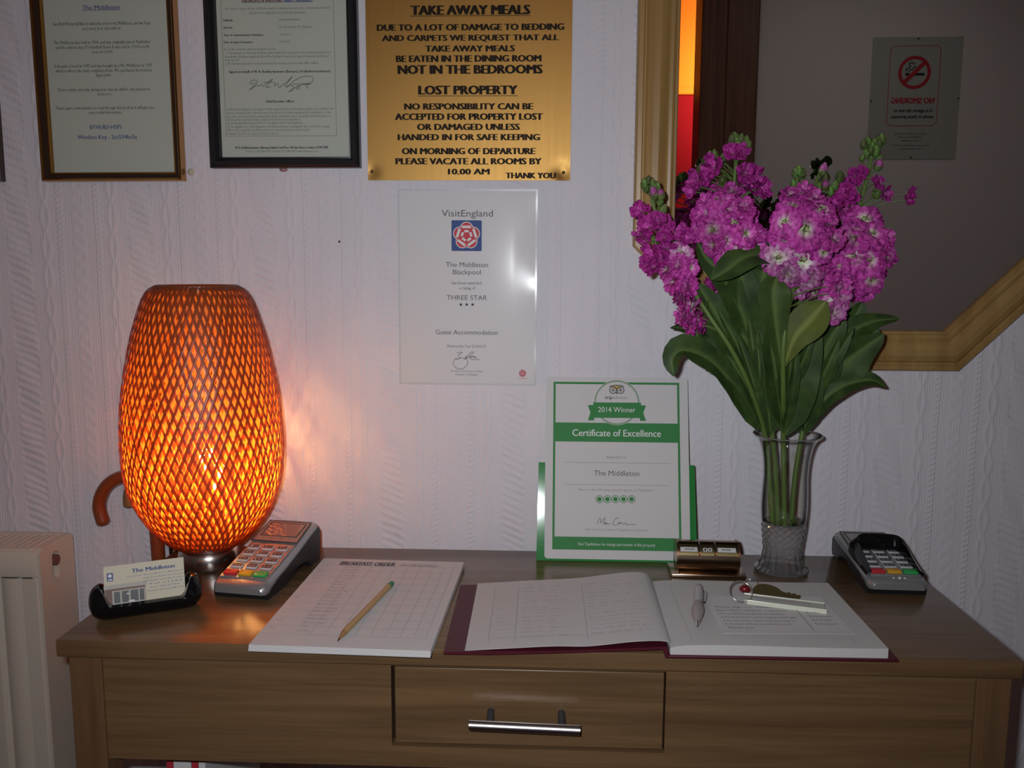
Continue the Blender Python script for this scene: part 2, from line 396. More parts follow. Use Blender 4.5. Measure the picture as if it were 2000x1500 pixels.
# woven bamboo: brown bark outside, pale inner strips that let warm light through
def bamboo(name, dif, trn, k):
    m = bpy.data.materials.new(name); m.use_nodes = True; b = bsdf(m); b.inputs['Base Color'].default_value = dif; b.inputs['Roughness'].default_value = 0.4
    tl = nd(m, 'ShaderNodeBsdfTranslucent'); tl.inputs[0].default_value = trn
    mx = nd(m, 'ShaderNodeMixShader'); mx.inputs[0].default_value = k
    lk(m, b.outputs[0], mx.inputs[1]); lk(m, tl.outputs[0], mx.inputs[2]); lk(m, mx.outputs[0], m.node_tree.nodes['Material Output'].inputs[0]); return m
MT['bamboo'] = bamboo('outer bamboo weave', (0.26, 0.062, 0.015, 1), (0.55, 0.10, 0.008, 1), 0.24)
MT['bamboo_inner'] = bamboo('inner bamboo weave', (0.62, 0.27, 0.06, 1), (0.85, 0.36, 0.035, 1), 0.45)
# leaf and petal
def leafmat(name, c1, c2, tr):
    m = pm(name, c1, 0.6, Specular_IOR_Level=0.35); tc = nd(m, 'ShaderNodeTexCoord'); n = nd(m, 'ShaderNodeTexNoise'); n.inputs['Scale'].default_value = 45
    lk(m, tc.outputs['Object'], n.inputs['Vector']); col = ramp(m, n.outputs[0], [(0.35, c2), (0.7, c1)])
    at = nd(m, 'ShaderNodeAttribute'); at.attribute_name = 'rib'; mc = nd(m, 'ShaderNodeMix', data_type='RGBA')
    lk(m, at.outputs['Fac'], mc.inputs[0]); lk(m, col, mc.inputs[6]); mc.inputs[7].default_value = (c1[0] * 1.9 + 0.03, c1[1] * 1.7 + 0.04, c1[2] * 2.0 + 0.02, 1); col = mc.outputs[2]; lk(m, col, bsdf(m).inputs['Base Color'])
    t = nd(m, 'ShaderNodeBsdfTranslucent'); lk(m, col, t.inputs[0]); mx = nd(m, 'ShaderNodeMixShader'); mx.inputs[0].default_value = tr
    lk(m, bsdf(m).outputs[0], mx.inputs[1]); lk(m, t.outputs[0], mx.inputs[2]); lk(m, mx.outputs[0], m.node_tree.nodes['Material Output'].inputs[0]); return m
MT['leaf'] = leafmat('dark green leaf', (0.058, 0.110, 0.022, 1), (0.030, 0.062, 0.016, 1), 0.15)
MT['leaf_mid'] = leafmat('mid green leaf', (0.072, 0.120, 0.024, 1), (0.045, 0.080, 0.018, 1), 0.18)
MT['leaf_light'] = leafmat('yellow green leaf', (0.13, 0.17, 0.025, 1), (0.085, 0.125, 0.02, 1), 0.25)
def petalmat(name, stops, jitter=0.35):
    m = pm(name, (0.6, 0.05, 0.4, 1), 0.55, Specular_IOR_Level=0.3)
    at = nd(m, 'ShaderNodeAttribute'); at.attribute_name = 'reach'; oi = nd(m, 'ShaderNodeObjectInfo')
    mr = nd(m, 'ShaderNodeMath', operation='MULTIPLY_ADD'); mr.inputs[1].default_value = jitter; mr.inputs[2].default_value = -jitter * 0.5
    lk(m, oi.outputs['Random'], mr.inputs[0])
    tc = nd(m, 'ShaderNodeTexCoord'); n = nd(m, 'ShaderNodeTexNoise'); n.inputs['Scale'].default_value = 3.0; lk(m, tc.outputs['Object'], n.inputs['Vector'])
    nn = nd(m, 'ShaderNodeMath', operation='MULTIPLY_ADD'); nn.inputs[1].default_value = 0.30; nn.inputs[2].default_value = -0.15; lk(m, n.outputs[0], nn.inputs[0])
    a1 = nd(m, 'ShaderNodeMath', operation='ADD'); a2 = nd(m, 'ShaderNodeMath', operation='ADD')
    lk(m, mr.outputs[0], a1.inputs[0]); lk(m, nn.outputs[0], a1.inputs[1])
    sc = nd(m, 'ShaderNodeMath', operation='MULTIPLY'); lk(m, a1.outputs[0], sc.inputs[0]); lk(m, at.outputs['Fac'], sc.inputs[1])
    lk(m, at.outputs['Fac'], a2.inputs[0]); lk(m, sc.outputs[0], a2.inputs[1])
    col = ramp(m, a2.outputs[0], stops)
    cr = nd(m, 'ShaderNodeTexNoise'); cr.inputs['Scale'].default_value = 4.2; cr.inputs['Detail'].default_value = 3.0; lk(m, tc.outputs['Object'], cr.inputs['Vector'])
    ck = ramp(m, cr.outputs[0], [(0.36, (0.45, 0.30, 0.42)), (0.52, (0.95, 0.95, 0.95)), (0.68, (1.15, 1.5, 1.2))]); mc = nd(m, 'ShaderNodeMix', data_type='RGBA', blend_type='MULTIPLY'); mc.inputs[0].default_value = 1.0  # streak mottling, with crease shade and ridge highlights put into the colour
    rv = ramp(m, oi.outputs['Random'], [(0.0, (0.72, 0.62, 0.70)), (0.5, (1.05, 1.1, 1.05)), (1.0, (1.25, 1.7, 1.3))]); mv = nd(m, 'ShaderNodeMix', data_type='RGBA', blend_type='MULTIPLY'); mv.inputs[0].default_value = 1.0
    lk(m, ck, mv.inputs[6]); lk(m, rv, mv.inputs[7]); ck = mv.outputs[2]
    lk(m, col, mc.inputs[6]); lk(m, ck, mc.inputs[7]); col = mc.outputs[2]; lk(m, col, bsdf(m).inputs['Base Color'])
    t = nd(m, 'ShaderNodeBsdfTranslucent'); lk(m, col, t.inputs[0]); mx = nd(m, 'ShaderNodeMixShader'); mx.inputs[0].default_value = 0.2
    lk(m, bsdf(m).outputs[0], mx.inputs[1]); lk(m, t.outputs[0], mx.inputs[2]); lk(m, mx.outputs[0], m.node_tree.nodes['Material Output'].inputs[0]); return m
MT['petal'] = petalmat('magenta petals', [(0.0, (0.16, 0.19, 0.04)), (0.15, (0.66, 0.62, 0.42)), (0.30, (0.70, 0.36, 0.56)), (0.48, (0.70, 0.10, 0.50)), (0.8, (0.64, 0.058, 0.45)), (1.0, (0.42, 0.022, 0.27))])
MT['petal_pale'] = petalmat('pink petals with white hearts', [(0.0, (0.16, 0.20, 0.04)), (0.13, (0.72, 0.70, 0.52)), (0.38, (0.78, 0.48, 0.68)), (0.66, (0.66, 0.17, 0.52)), (1.0, (0.50, 0.04, 0.35))])
MT['bud'] = petalmat('green flower bud', [(0.0, (0.10, 0.17, 0.04)), (0.6, (0.16, 0.24, 0.07)), (1.0, (0.22, 0.26, 0.10))], 0.2)
MT['pinkbud'] = petalmat('pink flower bud', [(0.0, (0.10, 0.17, 0.04)), (0.4, (0.18, 0.20, 0.08)), (0.65, (0.55, 0.10, 0.40)), (1.0, (0.55, 0.14, 0.42))], 0.2)

# ================================================================== the setting
def slab(name, x0, x1, y0, y1, z0, z1, mat):
    bm = BM(); box(bm, x0, x1, y0, y1, z0, z1); return structure(name, bm, mat)
slab('floor', -2.0, 2.2, -2.75, 0.12, -0.1, 0.0, MT['carpet'])
slab('ceiling', -2.0, 2.2, -2.75, 0.12, 2.42, 2.5, MT['ceiling'])
slab('wall_back', -2.0, 2.2, 0.0, 0.12, 0.0, 2.42, MT['wallpaper'])
slab('wall_left', -2.0, -1.9, -2.75, 0.0, 0.0, 2.42, MT['hallpaper'])
slab('wall_right', 2.1, 2.2, -2.75, 0.0, 0.0, 2.42, MT['hallpaper'])
bm = BM()                                   # hall wall facing the table, with the doorway behind the camera
box(bm, -1.9, -0.43, -1.84, -1.74, 0, 2.42); box(bm, 0.53, 2.1, -1.84, -1.74, 0, 2.42); box(bm, -0.43, 0.53, -1.84, -1.74, 2.25, 2.42)
structure('wall_front', bm, MT['hallpaper'])
bm = BM()                                   # stepped dark architrave and lining of the doorway
for (x0, x1) in ((0.505, 0.70), (-0.60, -0.405)):
    s = 1 if x0 > 0 else -1; xi = x0 if s > 0 else x1; xo = x1 if s > 0 else x0
    box(bm, min(xi, xi + s * 0.085), max(xi, xi + s * 0.085), -1.85, -1.712, 0, 2.25, 0.004)
    box(bm, min(xi + s * 0.085, xo), max(xi + s * 0.085, xo), -1.739, -1.722, 0, 2.335, 0.006)
box(bm, -0.515, 0.615, -1.85, -1.712, 2.25, 2.34, 0.004); box(bm, -0.60, 0.70, -1.739, -1.722, 2.25, 2.415, 0.006)
structure('trim_1', bm, MT['doorwood'])
RAIL = 1.145 + Z0
slab('wall_dining_upper', -1.9, 2.1, -2.42, -2.32, RAIL, 2.42, MT['orange'])
slab('wall_dining_lower', -1.9, 2.1, -2.42, -2.32, 0.0, RAIL, MT['red'])
bm = BM(); box(bm, -1.9, 2.1, -2.335, -2.305, RAIL - 0.004, RAIL + 0.028, 0.006); structure('trim_2', bm, MT['orange'])

# ================================================================== console table
t = thing('console_table', 'brown wooden console table with one drawer standing under the notices', 'table', (-0.02, -0.228, 0))
def tb(x0, x1, y0, y1, z0, z1, bev=0.0): return box(bm, x0 + 0.02, x1 + 0.02, y0 + 0.228, y1 + 0.228, z0, z1, bev)
bm = BM(); tb(-0.5755, 0.5365, -0.405, -0.051, Z0 - 0.0215, Z0, 0.0025); obj('table_top', bm, MT['oak'], t, smooth=40)
bm = BM(); tb(-0.556, 0.520, -0.391, -0.065, Z0 - 0.0285, Z0 - 0.0216); obj('top_moulding', bm, MT['oak'], t)
for (x0, x1) in ((-0.567, -0.528), (0.492, 0.531)):
    for (y0, y1) in ((-0.394, -0.355), (-0.105, -0.066)):
        bm = BM(); tb(x0, x1, y0, y1, 0, Z0 - 0.0217, 0.0015); obj('leg', bm, MT['oak_leg'], t)
bm = BM()                                   # front apron, left open for the drawer
AB = Z0 - 0.1562
tb(-0.5278, -0.1815, -0.390, -0.372, AB, Z0 - 0.0287); tb(0.1405, 0.4918, -0.390, -0.372, AB, Z0 - 0.0287)
tb(-0.1815, 0.1405, -0.390, -0.372, AB, Z0 - 0.1300); obj('front_apron', bm, MT['oak'], t)
for x0, x1 in ((-0.565, -0.549), (0.513, 0.529)):
    bm = BM(); tb(x0, x1, -0.3548, -0.1052, AB, Z0 - 0.0287); obj('side_apron', bm, MT['oak'], t)
bm = BM(); tb(-0.5278, 0.4918, -0.084, -0.068, AB, Z0 - 0.0287); obj('back_apron', bm, MT['oak'], t)
bm = BM(); tb(-0.5278, 0.4918, -0.39, -0.07, Z0 - 0.47, Z0 - 0.452, 0.001); obj('lower_shelf', bm, MT['oak'], t)
bm = BM(); tb(-0.1775, 0.1385, -0.3885, -0.372, Z0 - 0.1265, Z0 - 0.0315, 0.001)
tb(-0.172, 0.133, -0.371, -0.11, Z0 - 0.118, Z0 - 0.045); d = obj('drawer', bm, MT['oak'], t)
bm = BM(); hx0, hx1 = -0.0868, 0.0405
pts = [(hx0 + 0.02, -0.418 + 0.228, Z0 - 0.0855), (hx1 + 0.02, -0.418 + 0.228, Z0 - 0.0885)]
tube(bm, pts, 0.0058, 20); h = obj('drawer_handle', bm, MT['handle'], d, smooth=40); h['label'] = 'satin steel bar handle'
for hx in (-0.0635, 0.0195):
    bm = BM(); tube(bm, [(hx + 0.02, -0.3886 + 0.228, Z0 - 0.0835), (hx + 0.02, -0.413 + 0.228, Z0 - 0.0865)], 0.0043, 14); p = obj('handle_post', bm, MT['darkgrey'], d, smooth=40)

# booklets on the lower shelf, half lost in the shade
for i, (x, wd, mt, lb) in enumerate(((-0.4885, 0.008, 'redink', 'thin red booklet at left of the shelf under the table'), (-0.4795, 0.023, 'whiteink', 'thick white booklet between the red ones under the table'), (-0.4555, 0.008, 'redink', 'thin red booklet right of the white one under the table'), (-0.4465, 0.009, 'whiteink', 'thin white booklet at right of the row under the table'))):
    bm = BM(); box(bm, 0, wd, 0, 0.20, 0, 0.2545, 0.001)
    tag(obj('booklet', bm, MT[mt]), lb, 'booklet', 'booklets on the shelf under the table').matrix_world = T(x, -0.325, Z0 - 0.452)

# ================================================================== radiator
rx, ry0, ry1, rz = -0.767, -0.122, -0.028, Z0 + 0.0105
t = thing('radiator', 'cream panel radiator with a grille top at the left of the table', 'radiator', (rx - 0.4, (ry0 + ry1) / 2, 0.17))
def L(p): return (p[0] - (rx - 0.4), p[1] - (ry0 + ry1) / 2, p[2] - 0.17)
bm = BM(); xs = []; x = rx - 0.004                # fluted front plate
prof = [(rx - 0.002, 0.004), (rx - 0.006, 0.0), (rx - 0.028, 0.0), (rx - 0.0295, 0.0045), (rx - 0.031, 0.0045)]
x = rx - 0.031
while x > rx - 0.78:
    prof += [(x - 0.006, 0.0005), (x - 0.018, 0.0), (x - 0.028, 0.0015), (x - 0.033, 0.006), (x - 0.0345, 0.006)]; x -= 0.0345
zt, zb = rz - 0.045, 0.22
rows = [[Vector(L((px, ry0 + dy, z))) for px, dy in prof] for z in (zt, zb)]
quad_strip(bm, rows)
box(bm, *[v for p in zip(L((rx - 0.8, ry0 + 0.0005, zt)), L((rx - 0.002, ry0 + 0.02, rz - 0.003))) for v in p], bev=0.005)
box(bm, *[v for p in zip(L((rx - 0.8, ry0 + 0.0005, 0.17)), L((rx - 0.002, ry0 + 0.02, zb))) for v in p], bev=0.004)
obj('front_panel', bm, MT['radiator'], t, smooth=35)
bm = BM(); box(bm, *[v for p in zip(L((rx - 0.8, ry1 - 0.015, 0.18)), L((rx - 0.004, ry1, rz - 0.004))) for v in p], bev=0.002); obj('rear_panel', bm, MT['radiator'], t)
bm = BM()                                   # end casing with its slot
sy0, sy1, sz0, sz1 = -0.090, -0.072, rz - 0.060, rz - 0.018
def eb(y0, y1, z0, z1, bev=0.0): box(bm, *[v for p in zip(L((rx - 0.014, y0, z0)), L((rx + 0.001, y1, z1))) for v in p], bev=bev)
out = [(ry0 + 0.002, 0.17), (ry1, 0.17), (ry1, rz - 0.008), (ry1 - 0.006, rz), (ry0 + 0.010, rz), (ry0 + 0.002, rz - 0.008)]
cy, cz, hr, hh = -0.079, rz - 0.037, 0.0095, 0.013
hole = [(cy + hr * math.cos(a), cz + (hh if math.sin(a) >= 0 else -hh) + hr * math.sin(a)) for a in [2 * PI * i / 24 for i in range(24)]]
for xx in (rx + 0.001, rx - 0.012):
    ov = [bm.verts.new(L((xx, y, z))) for y, z in out]; hv = [bm.verts.new(L((xx, y, z))) for y, z in hole]
    es = [bm.edges.new((ov[i], ov[(i + 1) % len(ov)])) for i in range(len(ov))] + [bm.edges.new((hv[i], hv[(i + 1) % 24])) for i in range(24)]
    bmesh.ops.triangle_fill(bm, edges=es, use_beauty=True)
    if xx > rx: o1, h1 = ov, hv
    else:
        for a, b_ in ((o1, ov), (h1, hv)):
            for i in range(len(a)): bm.faces.new((a[i], a[(i + 1) % len(a)], b_[(i + 1) % len(a)], b_[i]))
obj('end_panel', bm, MT['radiator'], t, smooth=30)
bm = BM(); x = rx - 0.016                        # grille bars run front to back
while x > rx - 0.79:
    box(bm, *[v for p in zip(L((x - 0.0075, ry0 + 0.018, rz - 0.008)), L((x, ry1 - 0.012, rz - 0.0005))) for v in p], bev=0.0012, seg=1); x -= 0.0115
box(bm, *[v for p in zip(L((rx - 0.8, ry0 + 0.006, rz - 0.010)), L((rx - 0.012, ry0 + 0.0185, rz))) for v in p], bev=0.003)
box(bm, *[v for p in zip(L((rx - 0.8, ry1 - 0.013, rz - 0.010)), L((rx - 0.012, ry1 - 0.0005, rz))) for v in p], bev=0.003)
obj('top_grille', bm, MT['radiator'], t)
bm = BM(); box(bm, *[v for p in zip(L((rx - 0.8, ry0 + 0.021, 0.2)), L((rx - 0.018, ry1 - 0.016, rz - 0.03))) for v in p]); obj('convector_shade', bm, MT['radiatordark'], t)  # one dark block, coloured as the shade between the panels
bm = BM(); tube(bm, [L((rx - 0.0175, cy - 0.001, cz + 0.008)), L((rx + 0.004, cy - 0.001, cz + 0.008))], 0.0085, 20); p = obj('plug', bm, MT['rubberbrown'], t, smooth=40); p['label'] = 'brown plug in the slot'

# ================================================================== notices on the wall
def sheet_frame(px, py, y, rot=0.0):
    P = at_y(px, py, y); return axes(P, (math.cos(rot), 0, math.sin(rot)), (-math.sin(rot), 0, math.cos(rot)))
def Zm(ox, oy, sc): return lambda x, y: (ox + x / sc, oy + y / sc)
def lines(bm, M, Zf, rows, bold=0.0, res=2, **k):
    for s, xl, xr, base, top in rows:
        a = Zf(xl, base); b_ = Zf(xr, top); line_px(bm, M, s, a[0], b_[0], a[1], b_[1], bold=bold, res=res, **k)

def each(name, mat, t, off, M, Zf, rows, **k):        # one part per line of print
    for r in rows:
        bm = BM(); lines(bm, M, Zf, [r], **k); obj(name, bm, mat, t, off)
# ---- picture frames
def picture(label, corner_px, w_, h_, rot, bar, depth, m_out, m_in, lipw, cat='framed notice'):
    y = -0.002 - depth
    P = at_y(*corner_px, y)
    M = axes((P.x, -0.001, P.z), (math.cos(rot), 0, math.sin(rot)), (-math.sin(rot), 0, math.cos(rot)))   # origin: lower left outer corner
    t = thing('picture_frame', label, cat, M)
    bm = BM(); c = [(0, 0), (w_, 0), (w_, h_), (0, h_)]
    frame_sweep(bm, c, [(0, 0), (0, -depth * 0.8), (bar * 0.25, -depth), (bar * 0.6, -depth * 0.96), (bar - lipw, -depth * 0.75), (bar - lipw, 0)])
    obj('moulding', bm, m_out, t, smooth=25)
    bm = BM(); frame_sweep(bm, c, [(bar - lipw, -0.001), (bar - lipw, -depth * 0.76), (bar - lipw * 0.4, -depth * 0.78), (bar, -depth * 0.55), (bar, -0.001)])
    obj('inner_lip', bm, m_in, t, smooth=25)
    bm = BM(); box(bm, bar, w_ - bar, -0.004, -0.001, bar, h_ - bar); obj('backing_board', bm, MT['blackframe'], t)
    bm = BM(); box(bm, bar, w_ - bar, -0.0052, -0.0042, bar, h_ - bar); pp = obj('document', bm, MT['oldpaper'], t)
    bm = BM(); box(bm, bar, w_ - bar, -0.0090, -0.0072, bar, h_ - bar); obj('glass_pane', bm, MT['pane'], t)
    return t, pp, M @ T(0, -0.0052, 0)
t, pp, MS = picture('framed welcome letter with gold edged brown frame, left of the black one', (83, 353), 0.2185, 0.318, 0.004, 0.0135, 0.016, MT['brownframe'], MT['goldedge'], 0.0035)
bm = BM()                                   # the gold bevel and sides of the frame
frame_sweep(bm, [(0, 0), (0.2185, 0), (0.2185, 0.318), (0, 0.318)], [(-0.0005, 0), (-0.0005, -0.0185), (0.0013, -0.0208), (0.0032, -0.0185), (0.0032, -0.014), (0.0005, -0.012), (0.0005, 0)])
obj('outer_edge', bm, MT['goldedge'], t, smooth=25)
Zf = Zm(0, 0, 3.75)
OFF = T(0, -0.0052, 0)
each('blue_lettering', MT['blueink'], t, OFF, MS, Zf, [("The Middleton", 603, 880, 70, 38), ("BTHUB3-H5P5", 660, 895, 945, 916), ("Wireless Key - 2cc534bc5a", 568, 1005, 1018, 988)], y=-0.0004, bold=0.03)
bm = BM(); a = on_sheet(MS, *Zf(600, 78)); b2 = on_sheet(MS, *Zf(878, 78)); flat_rect(bm, a[0], b2[0], a[1], a[1] + 0.0008); obj('underline', bm, MT['blueink'], t, OFF)
bm = BM(); lines(bm, MS, Zf, [
    ("Sue And Phil would like to welcome you to the Middleton, and we hope", 388, 1108, 184, 158), ("you enjoy your stay with us", 605, 885, 218, 196),
    ("The Middleton was built in 1904, and was originally named 'Fairholme'", 395, 1105, 321, 297), ("and the address was 17 Holmfield Road. It was sold in 1914 to a Mr", 408, 1098, 356, 333), ("Dean for £1000", 676, 826, 391, 369),
    ("It became a hotel in 1947 and was bought by a Mr. Middleton in 1975", 400, 1115, 493, 469), ("which is where the name originates from. We purchased the hotel in", 408, 1112, 528, 504), ("April 2004", 706, 812, 563, 541),
    ("If you require any help during your stay we will be only pleased to", 430, 1102, 666, 643), ("assist you.", 714, 822, 698, 678),
    ("Please spare a few minutes to read through this book as it will give you", 412, 1132, 801, 777), ("some useful information.", 650, 895, 834, 812)], res=1, bold=0.02)
obj('body_lettering', bm, MT['greyink'], t, T(0, -0.0052, 0))

t, pp, MS = picture('black framed insurance certificate between the welcome letter and brass notice', (408, 327), 0.2312, 0.318, 0.002, 0.0165, 0.018, MT['blackframe'], MT['blackframe'], 0.003)
Zf = Zm(380, 0, 4.285)
bm = BM(); lines(bm, MS, Zf, [("CERTIFICATE OF EMPLOYERS'", 395, 735, 18, -12)], bold=0.05)
obj('heading', bm, pm('dark red ink', (0.16, 0.02, 0.04, 1), 0.8), t, T(0, -0.0052, 0))
bm = BM(); lines(bm, MS, Zf, [("LIABILITY INSURANCE", 745, 990, 18, -12)], bold=0.05); a = on_sheet(MS, *Zf(395, 24)); b2 = on_sheet(MS, *Zf(990, 24)); flat_rect(bm, a[0], b2[0], a[1], a[1] + 0.0006)
obj('heading', bm, MT['blueink'], t, T(0, -0.0052, 0))
bm = BM(); lines(bm, MS, Zf, [
    ("(A copy or copies of this certificate must be displayed at each place of business at which", 258, 1135, 78, 58), ("any person is employed covered by this insurance)", 460, 930, 116, 94),
    ("WCP/00004/0000", 708, 880, 174, 156), ("Mr Sue And Phil, The Middleton", 712, 985, 234, 216), ("01/06/2014", 712, 804, 298, 281), ("31/05/2015", 710, 804, 358, 341),
    ("We hereby certify that subject to paragraph 2 below:", 245, 680, 420, 402),
    ("1. This insurance to which this certificate relates satisfies the requirements of the relevant law applicable in", 272, 1138, 450, 430),
    ("Great Britain, Northern Ireland, the Isle of Man, the Island of Jersey, the Island of Guernsey, the Island of", 250, 1125, 482, 462), ("Alderney; and", 255, 370, 512, 494),
    ("2. The minimum amount of cover provided by this insurance is no less than GBP 5 million.", 255, 1040, 540, 520),
    ("(a) Where the employer is a company to which regulation 3(2) of the Regulations applies, the certificate shall", 268, 1160, 922, 902),
    ("state in a prominent place, either that the policy covers the holding company and all its subsidiaries, or that", 268, 1142, 952, 932),
    ("the policy covers the holding company and only the subsidiaries named; specifically excluded by name, or", 270, 1145, 982, 962), ("that the policy covers the holding company and only the named subsidiaries.", 272, 890, 1010, 990),
    ("(b) Specify applicable law as provided for in regulation 4(6) of the Regulations.", 275, 910, 1038, 1018), ("(c) See regulation 3(1) of the Regulations and delete whichever of paragraphs 2(a) or 2(b) does not apply.", 275, 1135, 1068, 1048),
    ("Where 2(b) is applicable, specify the amount of cover provided by the relevant policy.", 277, 965, 1097, 1077), ("Paragraph 2(b) does not apply and has been deleted.", 278, 708, 1126, 1107),
    ("Telephone 020 7280 9000 Facsimile 020 7280 9090 www.wrbeurope.com", 425, 1038, 1274, 1256)], res=1)
a = on_sheet(MS, *Zf(238, 1142)); c = on_sheet(MS, *Zf(1188, 1142)); a = (a[0] + 0.005, a[1]); flat_rect(bm, a[0], c[0], a[1], a[1] + 0.0005); flat_rect(bm, a[0], a[0] + 0.0005, a[1], 0.300); flat_rect(bm, c[0], c[0] + 0.0005, a[1], 0.300)
obj('body_lettering', bm, MT['greyink'], t, T(0, -0.0052, 0))
each('bold_lettering', MT['ink'], t, T(0, -0.0052, 0), MS, Zf, [("Policy No.", 243, 325, 180, 160), ("Insured", 245, 315, 240, 222), ("Date of commencement of insurance", 248, 578, 302, 283), ("Date of expiry of insurance", 248, 490, 362, 344),
    ("Signed on behalf of W. R. Berkley Insurance (Europe), Ltd (Authorised Insurer)", 288, 1138, 608, 588), ("Chief Executive Officer", 595, 835, 858, 838),
    ("W. R. Berkley Insurance (Europe) Limited, 2nd Floor, 40 Lime Street, London, EC3M 7AW", 340, 1120, 1244, 1224)], res=1, bold=0.05)
bm = BM()
for st in ([(510, 690), (480, 705), (465, 690), (490, 672), (525, 680), (505, 715), (460, 752), (480, 740), (520, 715), (545, 720), (560, 705), (575, 722), (600, 700), (655, 662), (620, 700), (600, 735), (640, 725)],
           [(575, 690), (670, 690)], [(680, 690), (668, 720), (700, 700), (705, 735), (735, 715), (770, 690), (820, 640), (760, 720), (800, 715), (830, 725), (815, 760), (790, 765), (840, 735), (870, 715), (880, 745), (850, 742), (900, 710), (975, 705), (930, 715), (960, 742)],
           [(770, 735), (830, 680), (900, 645), (960, 638), (990, 650), (985, 685), (930, 700), (820, 705)]):
    stroke(bm, [on_sheet(MS, *Zf(*p)) for p in st], 0.0004)
obj('signature', bm, MT['greyink'], t, T(0, -0.0052, 0))

# a third frame, cut off by the left edge of the photograph
bm = BM(); frame_sweep(bm, [(0, 0), (0.2, 0), (0.2, 0.28), (0, 0.28)], [(0, 0), (0, -0.012), (0.008, -0.016), (0.016, -0.012), (0.016, 0)])
P = at_y(3.0, 354, -0.012); t = thing('picture_frame', 'dark framed picture cut off at the far left of the wall', 'framed picture', (P.x - 0.2, -0.001, P.z))
obj('moulding', bm, MT['brownframe'], t, smooth=25)
bm = BM(); box(bm, 0.016, 0.184, -0.005, -0.001, 0.016, 0.264); obj('document', bm, MT['oldpaper'], t)

# putty blob and pin
bm = BM(); ball(bm, (0, 0, 0), 0.0055, 1, 0.5, 1); P = at_y(373, 336, -0.002); tag(obj('putty_blob', bm, MT['putty'], smooth=60), 'small cream blob of putty on wallpaper beside the gold edged frame', 'putty blob').matrix_world = T(P.x, -0.0022, P.z)
bm = BM(); ball(bm, (0, 0, 0), 0.0045, 1.4, 0.7, 0.8); P = at_y(553, 331, -0.004); tag(obj('wall_fixing', bm, pm('dusky pink plastic', (0.32, 0.17, 0.18, 1), 0.5), smooth=60), 'small dusky fixing under the bottom edge of the black frame', 'wall fixing').matrix_world = T(P.x, -0.0026, P.z)
bm = BM(); ball(bm, (0, 0, 0), 0.0018, 1, 0.6, 1); P = at_y(663, 472, 0); tag(obj('wall_nail', bm, MT['darkgrey'], smooth=60), 'tiny grey nail in bare wallpaper left of the laminated certificate', 'nail').matrix_world = T(P.x, -0.0009, P.z)

# ---- brass notice
P = at_y(719, 352, -0.004); M = axes((P.x, -0.0035, P.z), (1, 0, -0.002), (0.002, 0, 1))
t = thing('brass_notice', 'shiny brass notice about take away meals and lost property', 'notice', M)
bw, bh = 0.3095, 0.36
bm = BM(); nx, nz = 46, 40; rows = []
def dent(x, z):
    d = 0.0
    for (cx, cz, a, s) in ((0.006, 0.013, 0.0016, 0.010), (bw - 0.012, 0.011, 0.0030, 0.013), (bw - 0.022, 0.002, -0.0018, 0.010)):
        d += a * math.exp(-((x - cx) ** 2 + (z - cz) ** 2) / (s * s))
    return d
for j in range(nz + 1):
    z = bh * (j / nz) ** 1.7; rows.append([Vector((bw * (0.5 - 0.5 * math.cos(PI * i / nx)), -0.0008 + dent(bw * (0.5 - 0.5 * math.cos(PI * i / nx)), z), z)) for i in range(nx + 1)])
V = quad_strip(bm, rows); solid(bm, 0.0009)
obj('brass_sheet', bm, MT['brass'], t, smooth=30)
MS = M @ T(0, -0.002, 0); Zf = Zm(700, 0, 4.053)
ENA = pm('dark brown enamel', (0.016, 0.009, 0.004, 1), 0.6, Specular_IOR_Level=0.2)
each('lettering', ENA, t, T(0, -0.002, 0), MS, Zf, [("TAKE AWAY MEALS", 412, 1362, 116, 42), ("DUE TO A LOT OF DAMAGE TO BEDDING", 145, 1630, 240, 190), ("AND CARPETS WE REQUEST THAT ALL", 185, 1588, 322, 276), ("TAKE AWAY MEALS", 527, 1240, 408, 360),
    ("BE EATEN IN THE DINING ROOM", 297, 1450, 489, 438), ("NOT IN THE BEDROOMS", 310, 1460, 584, 515), ("LOST PROPERTY", 473, 1262, 747, 678), ("NO RESPONSIBILITY CAN BE", 362, 1385, 867, 818), ("ACCEPTED FOR PROPERTY LOST", 288, 1462, 949, 898),
    ("OR DAMAGED UNLESS", 463, 1280, 1029, 980), ("HANDED IN FOR SAFE KEEPING", 310, 1438, 1110, 1062), ("ON MORNING OF DEPARTURE", 343, 1402, 1221, 1172), ("PLEASE VACATE ALL ROOMS BY", 293, 1452, 1301, 1252), ("10.00 AM", 708, 1040, 1381, 1336), ("THANK YOU", 1163, 1565, 1412, 1367)], bold=0.11, y=-0.0003)
for (x0, x1, yy) in ((410, 1362, 128), (473, 1265, 760)):
    bm = BM(); a = on_sheet(MS, *Zf(x0, yy)); b2 = on_sheet(MS, *Zf(x1, yy)); flat_rect(bm, a[0], b2[0], a[1] - 0.0004, a[1] + 0.0004, -0.0003); obj('underline', bm, ENA, t, T(0, -0.002, 0))
for (sx, sz) in ((0.006, 0.013), (bw - 0.010, 0.012)):
    bm = BM(); lathe(bm, [(0.0001, -0.0012), (0.0016, -0.001), (0.0026, 0.0)], 16, M=T(sx, -0.0012 + dent(sx, sz), sz) @ Matrix.Rotation(-PI / 2, 4, 'X')); obj('screw_head', bm, MT['oldbrass'], t, smooth=50)

